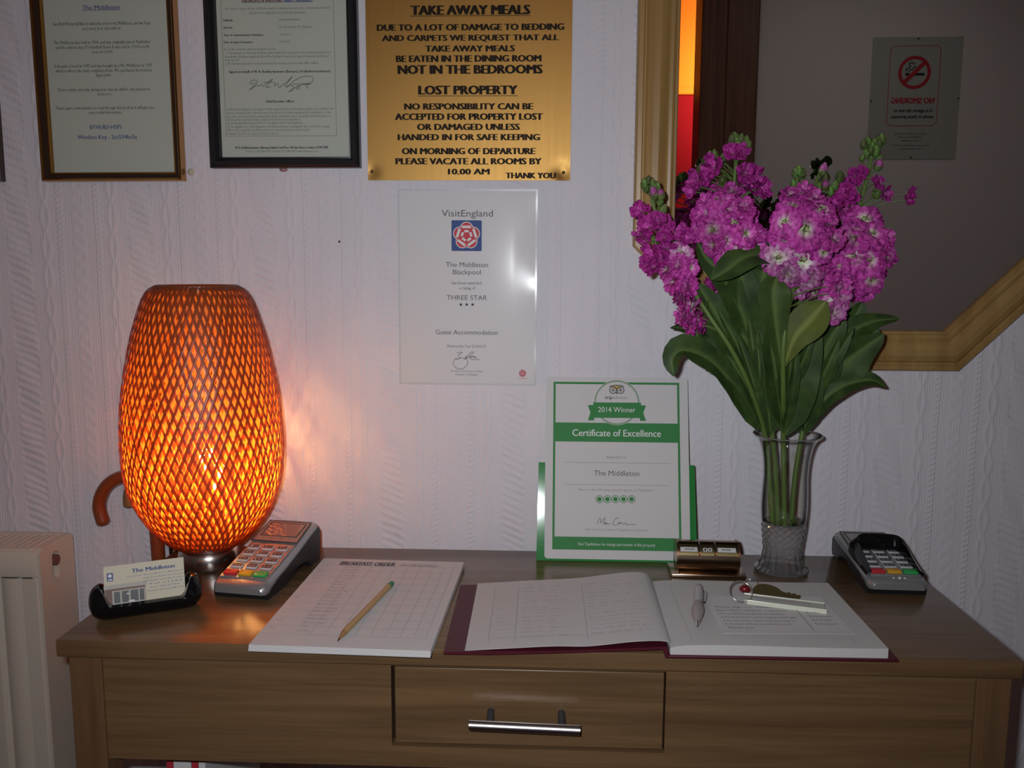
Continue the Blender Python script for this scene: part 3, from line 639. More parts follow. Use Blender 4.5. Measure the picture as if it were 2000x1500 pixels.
# ---- laminated award
M = axes((-0.1269, -0.0015, Z0 + 0.2525), (math.cos(0.0037), 0, -math.sin(0.0037)), (math.sin(0.0037), 0, math.cos(0.0037)))
t = thing('laminated_certificate', 'white laminated three star rating certificate stuck up below the brass notice', 'certificate', M)
def warp(x, z):                              # the pouch ripples along its right edge
    e = max(0.0, (x - 0.072) / 0.036); return -0.0006 - 0.0016 * e * e * (0.55 + 0.45 * math.sin(z * 62 + 0.6)) - 0.0004 * math.sin(z * 21) * (1 - e)
bm = BM(); nx, nz = 40, 60
nx = 72; quad_strip(bm, [[Vector((-0.108 + 0.216 * i / nx, warp(-0.108 + 0.216 * i / nx, 0.303 * j / nz), 0.303 * j / nz)) for i in range(nx + 1)] for j in range(nz + 1)])
solid(bm, -0.0004); obj('laminated_sheet', bm, MT['laminate'], t, smooth=60)
bm = BM(); rows = []
for (x0, x1, z0, z1) in ((-0.108, -0.105, 0, 0.303), (0.105, 0.108, 0, 0.303), (-0.105, 0.105, 0, 0.003), (-0.105, 0.105, 0.300, 0.303)):
    n_ = 40; quad_strip(bm, [[Vector((x0 + (x1 - x0) * i / n_, warp(x0 + (x1 - x0) * i / n_, z0 + (z1 - z0) * j / n_) - 0.0009, z0 + (z1 - z0) * j / n_)) for i in range(n_ + 1)] for j in range(n_ + 1)])
obj('film_border', bm, MT['film'], t, smooth=60)
MS = M @ T(0, -0.0018, 0); Zf = Zm(750, 360, 3.658); OFF = T(0, -0.0018, 0)
each('lettering', MT['greyink'], t, OFF, MS, Zf, [("VisitEngland", 412, 778, 230, 184), ("The Middleton", 443, 743, 591, 557), ("Blackpool", 492, 692, 643, 610), ("THREE STAR", 447, 737, 826, 793), ("Guest Accommodation", 370, 812, 1073, 1041)], res=3)
each('small_lettering', MT['greyink'], t, OFF, MS, Zf, [("has been awarded", 485, 697, 716, 691), ("a rating of", 538, 652, 752, 729), ("Membership Year 2014/2015", 452, 728, 1166, 1147), ("Penelope, Viscountess Cobham", 478, 705, 1341, 1327), ("Chairman, VisitEngland", 508, 672, 1365, 1351)], res=1)
def rose(cx, cz, R, navy=True):
    parts = []
    if navy:
        bm = BM(); s = R * 1.12; c_ = R * 0.06
        flat(bm, [(cx - s + c_, cz - s), (cx + s - c_, cz - s), (cx + s, cz - s + c_), (cx + s, cz + s - c_), (cx + s - c_, cz + s), (cx - s + c_, cz + s), (cx - s, cz + s - c_), (cx - s, cz - s + c_)], -0.0002); parts.append(('emblem_ground', bm, 'navy'))
    def lobes(bm, R0, r, y, rot=0.0):
        for k in range(5):
            a = PI / 2 + rot + 2 * PI * k / 5; disc(bm, cx + R0 * math.cos(a), cz + R0 * math.sin(a), r, y - 0.00001 * k, 28)
        disc(bm, cx, cz, R0, y - 0.00008, 28)
    bm = BM(); lobes(bm, R * 0.52, R * 0.50, -0.0003); parts.append(('emblem_rim', bm, 'whiteink'))
    bm = BM(); lobes(bm, R * 0.52, R * 0.44, -0.0005); disc(bm, cx, cz, R * 0.70, -0.00062); parts.append(('emblem_rose', bm, 'redink'))
    bm = BM()
    for k in range(5):
        a = PI / 2 + 2 * PI * k / 5; ca, sa = math.cos(a), math.sin(a)
        for (rr, hw, hl, yy) in ((0.64, 0.36, 0.095, -0.0008), (0.33, 0.17, 0.085, -0.0008)):
            c0 = (cx + R * rr * ca, cz + R * rr * sa); u = (-sa, ca); v = (ca, sa)
            poly = [(hw, -hl * .6), (hw * .9, hl), (-hw * .9, hl), (-hw, -hl * .6), (-hw * .8, -hl), (hw * .8, -hl)]
            flat(bm, [(c0[0] + R * (p * u[0] + q * v[0]), c0[1] + R * (p * u[1] + q * v[1])) for p, q in poly], yy)
    parts.append(('emblem_petals', bm, 'whiteink'))
    bm = BM(); disc(bm, cx, cz, R * 0.17, -0.0008, 20); parts.append(('emblem_heart', bm, 'redink'))
    return parts
a = on_sheet(MS, *Zf(590, 367)); b2 = on_sheet(MS, *Zf(698, 367))
for nm, bm, mt in rose(a[0], a[1], (b2[0] - a[0]) / 1.12): obj(nm, bm, MT[mt], t, OFF)
a = on_sheet(MS, *Zf(990, 1350)); bm = BM(); R_ = 0.0055
flat_ring(bm, a[0], a[1], R_ * 0.78, R_); flat_ring(bm, a[0], a[1], R_ * 0.35, R_ * 0.6); disc(bm, a[0], a[1], R_ * 0.2)
for k in range(5): q = PI / 2 + 2 * PI * k / 5; stroke(bm, [(a[0] + R_ * .5 * math.cos(q), a[1] + R_ * .5 * math.sin(q)), (a[0] + R_ * .9 * math.cos(q), a[1] + R_ * .9 * math.sin(q))], 0.0006)
lines(bm, MS, Zf, [("VisitEngland", 960, 1022, 1390, 1381)], res=1); obj('small_emblem', bm, MT['redink'], t, OFF)
bm = BM()
for sx in (549, 591, 633):
    c0 = on_sheet(MS, *Zf(sx, 859)); R_ = 0.0031
    flat(bm, [(c0[0] + R_ * (1 if i % 2 == 0 else 0.42) * math.cos(PI / 2 + PI * i / 5), c0[1] + R_ * (1 if i % 2 == 0 else 0.42) * math.sin(PI / 2 + PI * i / 5)) for i in range(10)])
obj('stars', bm, MT['ink'], t, OFF)
bm = BM()
for st in ([(520, 1205), (560, 1200), (530, 1225), (545, 1240), (515, 1252), (560, 1238), (575, 1248), (590, 1225), (580, 1250), (615, 1205), (640, 1200), (600, 1240), (640, 1225), (645, 1250), (625, 1252), (620, 1235), (660, 1235), (658, 1252), (685, 1250)],
           [(590, 1240), (597, 1280), (575, 1310), (535, 1320), (500, 1295), (498, 1262), (520, 1240)]): stroke(bm, [on_sheet(MS, *Zf(*p)) for p in st], 0.0004)
obj('signature', bm, MT['greyink'], t, OFF)

# ================================================================== mirror
bm = BM(); mx0, mx1, mz0, mz1, cut = 0.1275, 0.811, Z0 + 0.2825, Z0 + 1.24, 0.187
oc = [(mx0 + cut, mz0), (mx1 - cut, mz0), (mx1, mz0 + cut), (mx1, mz1 - cut), (mx1 - cut, mz1), (mx0 + cut, mz1), (mx0, mz1 - cut), (mx0, mz0 + cut)]
mc = (sum(p[0] for p in oc) / 8, mz0); oc = [(p[0] - mc[0], p[1] - mc[1]) for p in oc]
t = thing('octagonal_mirror', 'octagonal wall mirror in a wide pine frame behind the flowers', 'mirror', (mc[0], -0.001, mc[1]))
W_ = 0.0615
prof = [(0, 0), (0, -0.016), (0.0025, -0.020), (0.0085, -0.021), (0.0105, -0.0185), (0.0125, -0.0185), (0.016, -0.0225), (0.024, -0.0265), (0.033, -0.027), (0.040, -0.0245), (0.0455, -0.021), (0.0475, -0.0225), (0.052, -0.0235), (0.0555, -0.0215), (0.0565, -0.0195), (0.0600, -0.0195), (W_, -0.0165), (W_, 0)]
frame_sweep(bm, oc, prof); obj('pine_frame', bm, MT['pine'], t, smooth=22)
bm = BM(); r8 = (W_ - 0.004); nrm8 = []
frame = []
for i in range(8):
    a, b2 = Vector(oc[i]), Vector(oc[(i + 1) % 8]); d = (b2 - a).normalized(); nrm8.append(Vector((-d.y, d.x)))
inner = [Vector(oc[i]) + (nrm8[i - 1] + nrm8[i]) / (1 + nrm8[i - 1].dot(nrm8[i])) * (W_ - 0.001) for i in range(8)]
prism(bm, [(p.x, p.y) for p in inner], -0.0125, -0.0095); obj('mirror_glass', bm, MT['mirror'], t)

# no smoking sign on the hall wall across from the mirror
sx0, sx1, sz0, sz1 = 1.080, 1.378, Z0 + 0.812, Z0 + 1.212
M = Matrix(((-1, 0, 0, (sx0 + sx1) / 2), (0, -1, 0, -1.7395), (0, 0, 1, sz0), (0, 0, 0, 1)))
t = thing('no_smoking_sign', 'no smoking notice on the facing hall wall, seen only in the mirror', 'sign', M)
sw, sh = sx1 - sx0, sz1 - sz0; hw = sw / 2
bm = BM(); box(bm, -hw, hw, -0.002, 0, 0, sh, 0.0006, 1); obj('sign_sheet', bm, pm('greenish laminated paper', (0.50, 0.53, 0.48, 1), 0.5), t)
bm = BM(); a0, a1, b0, b1 = -0.078, 0.090, 0.110, 0.372; c_ = 0.012
oc2 = [(a0 + c_, b0), (a1 - c_, b0), (a1, b0 + c_), (a1, b1 - c_), (a1 - c_, b1), (a0 + c_, b1), (a0, b1 - c_), (a0, b0 + c_)]
frame_sweep(bm, oc2, [(0, -0.0024), (0.002, -0.0024), (0.002, -0.0022), (0, -0.0022)])
cc = (0.006, 0.285); flat_ring(bm, *cc, 0.043, 0.054, -0.003)
d_ = 0.047; wv = 0.0048
flat(bm, [(cc[0] - d_ * .7071 - wv, cc[1] + d_ * .7071 - wv), (cc[0] + d_ * .7071 - wv, cc[1] - d_ * .7071 - wv), (cc[0] + d_ * .7071 + wv, cc[1] - d_ * .7071 + wv), (cc[0] - d_ * .7071 + wv, cc[1] + d_ * .7071 + wv)], -0.0032)
letter(bm, "NO SMOKING", -0.066, 0.078, 0.184, 0.019, y=-0.003, bold=0.06); obj('red_symbol', bm, MT['redink'], t)
bm = BM(); cx_, cz_ = cc
flat_rect(bm, cx_ - 0.033, cx_ + 0.012, cz_ - 0.010, cz_ - 0.002, -0.0028); flat_rect(bm, cx_ + 0.016, cx_ + 0.030, cz_ - 0.010, cz_ - 0.002, -0.0028)
for st in ([(0.026, 0.002), (0.028, 0.010), (0.020, 0.014), (0.014, 0.020), (0.020, 0.028), (0.008, 0.032), (0.0, 0.026)], [(0.018, 0.002), (0.016, 0.008), (0.006, 0.010), (0.004, 0.018), (-0.006, 0.016)]): stroke(bm, [(cx_ + p, cz_ + q) for p, q in st], 0.0016, -0.0028)
obj('cigarette', bm, MT['ink'], t)
bm = BM(); letter(bm, "It is against the law to", -0.060, 0.068, 0.156, 0.011, y=-0.0028, bold=0.04); letter(bm, "smoke in these premises", -0.066, 0.074, 0.136, 0.011, y=-0.0028, bold=0.04); obj('black_lettering', bm, MT['ink'], t)
bm = BM()
for i, (s, x0, x1) in enumerate((("If you see someone smoking", -0.045, 0.060), ("a complaint may be made", -0.035, 0.045), ("to the manager", -0.030, 0.040), ("or you can contact the council", -0.060, 0.065), ("on the number shown here", -0.040, 0.040))):
    letter(bm, s, x0, x1, 0.083 - 0.0115 * i - (0.004 if i > 2 else 0), 0.005, y=-0.0028, res=1)
obj('small_lettering', bm, MT['ink'], t)
for (px_, pz_) in ((0.0, sh - 0.006), (hw - 0.004, sh * 0.48), (0.0, 0.006), (-hw + 0.004, sh * 0.5)):
    bm = BM(); ball(bm, (px_, -0.003, pz_), 0.003); obj('pin', bm, MT['darkgrey'], t, smooth=60)

# ================================================================== rattan lamp
LX, LY = -0.4985, -0.136
t = thing('table_lamp', 'woven bamboo table lamp glowing orange, on a nickel base at the left of the table', 'lamp', (LX, LY, Z0))
PROF = [(75, 205), (80, 214), (90, 232), (115, 252), (150, 270), (200, 289), (300, 322), (400, 347), (500, 368), (600, 385), (700, 395), (800, 400), (880, 399), (950, 394), (1000, 386), (1050, 374), (1100, 354), (1150, 328), (1200, 296), (1250, 256), (1290, 214), (1320, 172), (1340, 132)]
prof = [(h / 2.5 / 1432, 0.4104 - (y - 66) * 3.01e-4) for y, h in PROF][::-1]
P = spline([(r, 0, z) for r, z in prof], 4); rp = [(p.x, p.z) for p in P]
sl = [0.0]
for a, b2 in zip(rp, rp[1:]): sl.append(sl[-1] + math.hypot(b2[0] - a[0], b2[1] - a[1]))
random.seed(3)
def weave(name, NS, half, off, rate, mat, jit, phase=0.0):
    bm = BM()
    for fam in (1, -1):
        for k in range(NS):
            th0 = phase + 2 * PI * k / NS + random.uniform(-jit, jit); ww = half * random.uniform(0.85, 1.15); rows = []
            for i, (r, z) in enumerate(rp):
                th = th0 + fam * (sl[i] * rate); i0, i1 = max(i - 1, 0), min(i + 1, len(rp) - 1)
                tan = Vector((rp[i1][0] - rp[i0][0], 0, rp[i1][1] - rp[i0][1])).normalized(); nn = Vector((tan.z, 0, -tan.x))
                dirv = Vector((0, fam * rate * r, 0)) + tan; side = dirv.normalized().cross(nn).normalized() * ww
                rr = Matrix.Rotation(th, 3, 'Z'); c = Vector((r, 0, z)) + nn * (0.0007 * fam + off)
                rows.append([rr @ (c - side), rr @ (c + nn * 0.0005), rr @ (c + side)])
            quad_strip(bm, rows)
    obj(name, bm, mat, t, smooth=60, fix=False)
weave('outer_shade', 60, 0.00195, 0.0, 3.7, MT['bamboo'], 0.014)
weave('inner_shade', 58, 0.00285, -0.0042, 3.5, MT['bamboo_inner'], 0.02, 0.03)
bm = BM(); r1, z1 = rp[-1]
lathe(bm, [(r1 - 0.003, z1 - 0.006), (r1 + 0.0015, z1 - 0.007), (r1 + 0.001, z1 + 0.001), (r1 - 0.002, z1 + 0.0025), (r1 - 0.004, z1)], 64, close=True); obj('shade_rim', bm, MT['bamboo'], t, smooth=50)
bm = BM(); lathe(bm, [(0.0001, 0.0), (0.040, 0.0), (0.0425, 0.002), (0.0435, 0.012), (0.0425, 0.020), (0.0395, 0.0265), (0.034, 0.030), (0.022, 0.032), (0.0001, 0.032)], 64); obj('lamp_base', bm, MT['chrome'], t, smooth=40)
bm = BM(); lathe(bm, [(0.0001, 0.032), (0.014, 0.032), (0.014, 0.075), (0.020, 0.078), (0.020, 0.112), (0.0001, 0.112)], 32); obj('lamp_holder', bm, MT['blackplastic'], t, smooth=40)
bm = BM(); lathe(bm, [(0.0001, 0.1125), (0.012, 0.1125), (0.014, 0.124), (0.0205, 0.137), (0.0225, 0.150), (0.0195, 0.164), (0.011, 0.172), (0.0001, 0.1745)], 32, M=T(0.010, -0.002, 0)); obj('light_bulb', bm, MT['bulb'], t, smooth=60)
bm = BM(); tube(bm, spline([(-0.03, 0.022, 0.008), (-0.055, 0.045, 0.022), (-0.075, 0.062, 0.012), (-0.088, 0.070, 0.004), (-0.10, 0.093, 0.003), (-0.103, 0.100, -0.02), (-0.10, 0.103, -0.05)], 8), 0.0026, 10); obj('power_cord', bm, MT['blackplastic'], t, smooth=60)

# ================================================================== walking sticks
def stick(label, mat, crook, bot, r, cap):
    P = spline(crook, 10); b0 = P[-1]; P = P + [b0.lerp(Vector(bot), k / 12) for k in range(1, 13)]
    root = Vector(bot); rad = [r * (1.0 if i < len(P) - 12 else 1.0 - 0.28 * (i - len(P) + 12) / 12) for i in range(len(P))]
    rad[0] = r * 0.75
    t = thing('walking_stick', label, 'walking stick', root)
    bm = BM(); tube(bm, [P[0] - root + (P[0] - P[1]).normalized() * 0.001] + [p - root for p in P[:-1]], [rad[0] * 0.8] + rad[:-1], 16); obj('cane', bm, mat, t, smooth=50)
    bm = BM(); tube(bm, [P[-2] - root - Vector((0, 0, 0.0001)), Vector((0, 0, 0))], rad[-1] * 1.25, 14); obj('ferrule', bm, MT['blackplastic'], t, smooth=40)
YS = -0.0345
a = [at_y(px, py, YS) for px, py in ((203, 1024), (194, 992), (199, 965), (214, 944), (238, 932), (264, 937), (285, 958), (298, 990), (304, 1030), (308, 1075))]
stick('red brown walking stick with its crook handle showing left of the lamp', MT['stickwood'], a, (a[-1].x + 0.012, YS, 0.0), 0.0105, None)
YS = -0.0125
a = [at_y(px, py, YS) for px, py in ((252, 990), (251, 968), (258, 948), (278, 934), (302, 934), (324, 950), (335, 985), (338, 1030), (341, 1075))]
stick('tan walking stick whose handle end peeps out beside the lamp shade', MT['tanwood'], a, (a[-1].x + 0.02, YS, 0.0), 0.0085, None)

# ================================================================== business cards and their holder
ang = math.radians(27); HC = Vector((-0.5060, -0.317, Z0))
t = thing('card_holder', 'black glossy card holder standing by the lamp', 'card holder', T(*HC) @ rotz(ang))
bm = BM(); n = 44; HL = 0.0665                    # fat rounded sausage with a slot cut along the middle
RHO, ZC = 0.0240, 0.0222; rows = []
for q in range(n + 1):
    u = -HL * math.cos(PI * q / n); f = abs(u) / HL; k = max(0.10, max(0.0, 1 - f ** 9) ** 0.5); s_ = min(1, max(0, (f - 0.60) / 0.22)); s_ = s_ * s_ * (3 - 2 * s_)
    zf, zb_ = 0.0180 + 0.0262 * s_, 0.0255 + 0.0187 * s_; zg = 0.0105 + (zf - 0.0105) * s_
    yy = lambda z: math.sqrt(max(1e-7, RHO ** 2 - (z - ZC) ** 2))
    sc = [(-yy(zf) + 0.001 * (1 - s_), zf)] + [(RHO * math.cos(a_), max(0.0, ZC + RHO * math.sin(a_))) for a_ in [math.radians(d_) for d_ in range(185, 356, 10)]]
    sc += [(yy(ZC + (zb_ - ZC) * e_), ZC + (zb_ - ZC) * e_) for e_ in (0.0, 0.35, 0.7, 1.0)]
    sc += [(0.0095 * (1 - s_) + yy(zb_) * 0.5 * s_, zb_ + 0.0004), (0.0065, zg + (zb_ - zg) * s_), (-0.0045, zg), (-0.0085 * (1 - s_) - yy(zf) * 0.5 * s_, zf + 0.0004)]
    rows.append([Vector((u, p_ * k, ZC + (z_ - ZC) * k - (0.0 if k > 0.3 else 0.0))) for p_, z_ in sc])
V = quad_strip(bm, rows, closed_v=True); bm.faces.new(V[0]); bm.faces.new(V[-1][::-1])
obj('body', bm, MT['lacquer'], t, smooth=50)
tilt = math.radians(14)
def card(y, dz, label, full):
    M = T(*HC) @ rotz(ang) @ T(-0.001, y, 0.0115 + dz) @ Matrix.Rotation(-tilt, 4, 'X')
    cw, ch = 0.0940, 0.052
    bm = BM(); box(bm, -cw / 2, cw / 2, -0.0002, 0.0002, 0, ch)
    mc = pm('cream card', (0.66, 0.62, 0.48, 1), 0.7)
    if not full: return bm, mc, M
    t = thing('business_card', label, 'business card', M, None)
    obj('card_stock', bm, mc, t)
    bm = BM(); letter(bm, "The Middleton", -0.015, 0.036, 0.0405, 0.0048, y=-0.0004, bold=0.06); obj('heading', bm, MT['navy'], t)
    bm = BM()
    for i, (s, x0, x1) in enumerate((("Licensed Guest House in Blackpool", -0.020, 0.046), ("Large Front Bedrooms En-suite", -0.002, 0.046), ("17 Holmfield Road, North Shore", -0.002, 0.046), ("Tel 01253", 0.004, 0.044), ("Sue And Phil", 0.006, 0.040), ("www.themiddleton", 0.002, 0.046))):
        letter(bm, s, x0, x1, 0.0355 - i * 0.0042, 0.0018, y=-0.0004, res=1)
    obj('small_lettering', bm, MT['blueink'], t)
    bm = BM(); flat_rect(bm, -0.0435, -0.0365, 0.0335, 0.0435); obj('emblem_ground', bm, MT['navy'], t)
    bm = BM(); disc(bm, -0.040, 0.0400, 0.0024, -0.0006); flat_rect(bm, -0.0425, -0.0375, 0.0345, 0.0362, -0.0006); obj('emblem', bm, MT['whiteink'], t)
    bm = BM(); flat_rect(bm, -0.0465, 0.0, 0.0, 0.0235); obj('photo_wall', bm, pm('photo brick', (0.20, 0.12, 0.10, 1), 0.6), t)
    bm = BM(); flat_rect(bm, -0.0478, 0.002, 0.0235, 0.0285); flat_rect(bm, -0.0385, -0.0005, 0.003, 0.021, -0.0005); obj('photo_sunroom_frame', bm, pm('photo white', (0.48, 0.47, 0.42, 1), 0.6), t)
    bm = BM()
    for x0, x1 in ((-0.0365, -0.0295), (-0.0275, -0.0195), (-0.0175, -0.0085), (-0.0070, -0.0018)): flat_rect(bm, x0, x1, 0.0055, 0.0195, -0.0007)
    obj('photo_windows', bm, pm('photo glass', (0.025, 0.03, 0.03, 1), 0.4), t)
    bm = BM(); ball(bm, (-0.0165, -0.0007, 0.0062), 0.002, 2, 0.05, 0.6); flat_rect(bm, -0.0215, -0.0195, 0.0145, 0.0165, -0.0008); obj('photo_highlights', bm, MT['whiteink'], t)
card(-0.0010, 0.0, 'front card in the holder, printed with a blue heading and house photo', True)
for i in range(3):
    bm, mc, M = card(0.0010 + 0.0014 * i, -0.0006 * (i + 1), '', False)
    o = tag(obj('business_card', bm, mc), 'cream card hidden behind the front card in the black holder', 'business card', 'cards behind the front card'); o.matrix_world = M

# ================================================================== card terminals
def terminal(label, M, shield, flat_=False):
    t = thing('card_terminal', label, 'card terminal', M)
    Lh = 0.178                                    # local: x across, y back, z up; side outline in y, z
    def half(y): return 0.0395 + 0.0005 * math.sin(y * 20)
    low = [(0.0, 0.0085), (0.012, 0.006), (0.06, 0.011), (0.110, 0.022), (0.150, 0.027), (0.176, 0.026)]
    top = [(0.000, 0.0165), (0.004, 0.0205), (0.018, 0.0245), (0.06, 0.0325), (0.105, 0.0440), (0.150, 0.0560), (0.166, 0.0585), (0.176, 0.0545)]
    if flat_:                                     # the lower, flatter model
        top = [(0.000, 0.0165), (0.004, 0.0200), (0.018, 0.0230), (0.06, 0.0275), (0.105, 0.0320), (0.150, 0.0355), (0.166, 0.0360), (0.176, 0.0335)]
        low = [(0.0, 0.0085), (0.012, 0.006), (0.06, 0.008), (0.110, 0.012), (0.150, 0.016), (0.176, 0.016)]
    fz = lambda tb_, y: next((a[1] + (b2[1] - a[1]) * (y - a[0]) / (b2[0] - a[0]) for a, b2 in zip(tb_, tb_[1:]) if y <= b2[0] + 1e-9), tb_[-1][1])
    bm = BM(); rows = []
    for y in [0.0, 0.003, 0.008, 0.018, 0.04, 0.06, 0.08, 0.105, 0.13, 0.15, 0.16, 0.168, 0.176]:
        zt = fz(top, y); zl = max(fz(low, y) if y < 0.03 else 0.0, zt - 0.0090 - 0.008 * max(0, (0.03 - y) / 0.03)); e = max(0.0, (0.010 - y) / 0.010); hw = half(y) - 0.006 * e * e; f = max(0.0, (y - 0.160) / 0.016); hw -= 0.006 * f * f; c = 0.005
        rows.append([Vector(p) for p in ((-hw + 0.001, y, zl), (-hw, y, zl + 0.003), (-hw, y, zt - c), (-hw + c * .4, y, zt - c * .35), (-hw + c, y, zt), (0, y, zt + 0.0012), (hw - c, y, zt), (hw - c * .4, y, zt - c * .35), (hw, y, zt - c), (hw, y, zl + 0.003), (hw - 0.001, y, zl))])
    V = quad_strip(bm, rows, closed_v=True); bm.faces.new(V[0]); bm.faces.new(V[-1][::-1])
    obj('top_shell', bm, MT['silver'], t, smooth=35)
    bm = BM(); out = [(0.008, 0.0), (0.006, 0.008)] + [(y, fz(top, y) - 0.006) for y in (0.012, 0.03, 0.06, 0.09, 0.12, 0.15, 0.168)] + [(0.1735, fz(top, 0.17) - 0.012), (0.1735, 0.006), (0.170, 0.0), (0.142, 0.0), (0.138, 0.007), (0.122, 0.013), (0.100, 0.014), (0.085, 0.008), (0.070, 0.003), (0.050, 0.0)]
    hw = 0.0388; a = [bm.verts.new((-hw, y, z)) for y, z in out]; b2 = [bm.verts.new((hw, y, z)) for y, z in out]
    bm.faces.new(a); bm.faces.new(b2[::-1])
    for i in range(len(out)): bm.faces.new((a[i], b2[i], b2[(i + 1) % len(out)], a[(i + 1) % len(out)]))
    obj('under_body', bm, MT['blackplastic'], t)
    # frame lying on the sloping face: x across, local z up the slope
    p0, p1 = Vector((0, 0.018, fz(top, 0.018) + 0.0012)), Vector((0, 0.105, fz(top, 0.105) + 0.0012)); q1 = Vector((0, 0.158, fz(top, 0.158) + 0.0012))
    FK = axes(p0, (1, 0, 0), p1 - p0); FS = axes(p1, (1, 0, 0), q1 - p1)
    bm = BM(); prism(bm, [(-0.0335, -0.004), (0.0335, -0.004), (0.0335, 0.083), (-0.0335, 0.083)], -0.0012, 0.0012); kp = obj('keypad_plate', bm, MT['silver'], t, FK)
    cols = (-0.0215, 0.0, 0.0215); KW, KH = 0.0165, 0.0105
    def key(x, z, w_, h_, mat, nm, front=-0.0032):
        bm = BM(); vs = box(bm, x - w_ / 2, x + w_ / 2, front, -0.0010, z - h_ / 2, z + h_ / 2, 0.0011, 2); return obj(nm, bm, mat, kp, smooth=40)
    labels = (("*", "0", "#"), ("7", "8", "9"), ("4", "5", "6"), ("1", "2", "3"))
    for r in range(4):
        for c in range(3):
            z = 0.0215 + r * 0.0162; k = key(cols[c], z, KW, KH, MT['keygrey'], 'key')
    bm = BM(); bl = BM()
    for r in range(4):
        for c in range(3):
            z = 0.0215 + r * 0.0162; vs = box(bm, cols[c] - KW * .42, cols[c] + KW * .42, -0.0036, -0.0031, z - KH * .22, z + KH * .42, 0.0004, 1)
            letter(bl, labels[r][c], cols[c] - 0.0045, cols[c] - 0.002, z - KH * .1, 0.0036, y=-0.0038, res=2)
            if r + c > 0: letter(bl, ("ABC DEF GHI JKL MNO PQR STU VWX YZ + -".split() * 2)[r * 3 + c], cols[c] + 0.0005, cols[c] + 0.0055, z - KH * .1, 0.0022, y=-0.0038, res=1)
    obj('key_faces', bm, MT['keyface'], kp); obj('key_figures', bl, MT['whiteink'], kp)
    for c, mt in zip(cols, ('keyred', 'keyyellow', 'keygreen')):
        k = key(c, 0.0048, 0.0188, 0.0115, MT[mt], 'key', -0.0042); k['label'] = MT[mt].name
    bm = BM(); prism(bm, [(-0.0345, 0.0005), (0.0345, 0.0005), (0.0325, 0.0535), (-0.0325, 0.0535)], -0.0022, 0.001); bz = obj('screen_bezel', bm, pm('warm grey bezel', (0.24, 0.23, 0.22, 1), 0.3), t, FS)
    bm = BM(); frame_sweep(bm, [(-0.0352, -0.001), (0.0352, -0.001), (0.0332, 0.055), (-0.0332, 0.055)], [(0, -0.0010), (0, -0.0026), (0.0013, -0.0026), (0.0013, -0.0010)]); obj('bezel_seam', bm, MT['darkgrey'], t, FS)
    bm = BM(); prism(bm, [(-0.0265, 0.0145), (0.0265, 0.0145), (0.0265, 0.0475), (-0.0265, 0.0475)], -0.0025, -0.0018); obj('screen', bm, MT['screen'], bz)
    bm = BM(); frame_sweep(bm, [(-0.0282, 0.0130), (0.0282, 0.0130), (0.0282, 0.0490), (-0.0282, 0.0490)], [(0, -0.002), (0, -0.0030), (0.0016, -0.0024), (0.0016, -0.002)]); obj('screen_border', bm, MT['darkgrey'], bz)
    bm = BM()
    for x in (-0.020, -0.007, 0.007, 0.020): flat(bm, [(x - 0.0025, 0.006), (x + 0.0025, 0.006), (x, 0.0085)] if x in (-0.007, 0.007) else [(x - 0.002, 0.0065), (x + 0.002, 0.0065), (x + 0.002, 0.0075), (x - 0.002, 0.0075)], -0.0024)
    obj('function_marks', bm, MT['darkgrey'], bz)
    if shield:                                   # black privacy hood round the keys
        bm = BM(); rows = []
        inner = [(-0.030, 0.004), (-0.0335, 0.072), (0.0325, 0.072), (0.0325, 0.004)]
        pathi = [(-0.0325, 0.000), (-0.0318, 0.030), (-0.0300, 0.060), (-0.024, 0.0715), (0.0, 0.0740), (0.024, 0.0715), (0.0300, 0.060), (0.0318, 0.030), (0.0325, 0.000)]
        hts = [0.0030, 0.009, 0.018, 0.0225, 0.023, 0.0225, 0.018, 0.009, 0.0030]
        patho = [(-0.0365, 0.000), (-0.0370, 0.030), (-0.0375, 0.068), (-0.033, 0.088), (0.0, 0.093), (0.033, 0.088), (0.0375, 0.068), (0.0370, 0.030), (0.0365, 0.000)]
        A = spline([(p[0], h, p[1]) for p, h in zip(pathi, hts)], 5); B_ = spline([(p[0], 0, p[1]) for p in patho], 5)
        for p, q in zip(A, B_):
            h = p.y; m_ = Vector((p.x * 0.55 + q.x * 0.45, 0, p.z * 0.55 + q.z * 0.45))
            rows.append([Vector((p.x * 1.0, -0.0025, p.z)), Vector((p.x * 1.01, -h, p.z)), Vector((p.x * 0.85 + q.x * 0.15, -h - 0.0015, p.z * 0.85 + q.z * 0.15)), Vector((q.x, -h * 0.55, p.z * 0.45 + q.z * 0.55)), Vector((q.x * 1.0, 0.004, q.z))])
        quad_strip(bm, rows); solid(bm, 0.0012); s = obj('privacy_hood', bm, MT['lacquer'], t, FK, smooth=40); s['label'] = 'black privacy hood around the keys'
        bm = BM()
        for x, r in ((-0.008, 0.0014), (0.0, 0.0020), (0.007, 0.0014)): ball(bm, (x, 0.0, 0), r, M=T(0.003, 0.0085, fz(top, 0.0085) + 0.0012), u=12, v=8)
        obj('status_marks', bm, MT['whiteink'], t)
    return t
terminal('silver card terminal without a hood, beside the glowing lamp', T(-0.4050, -0.273, Z0) @ rotz(math.radians(-9)), False)
terminal('grey card terminal with a black privacy hood, at the right end of the table', T(0.4735, -0.214, Z0) @ rotz(math.radians(-2)), True, True)

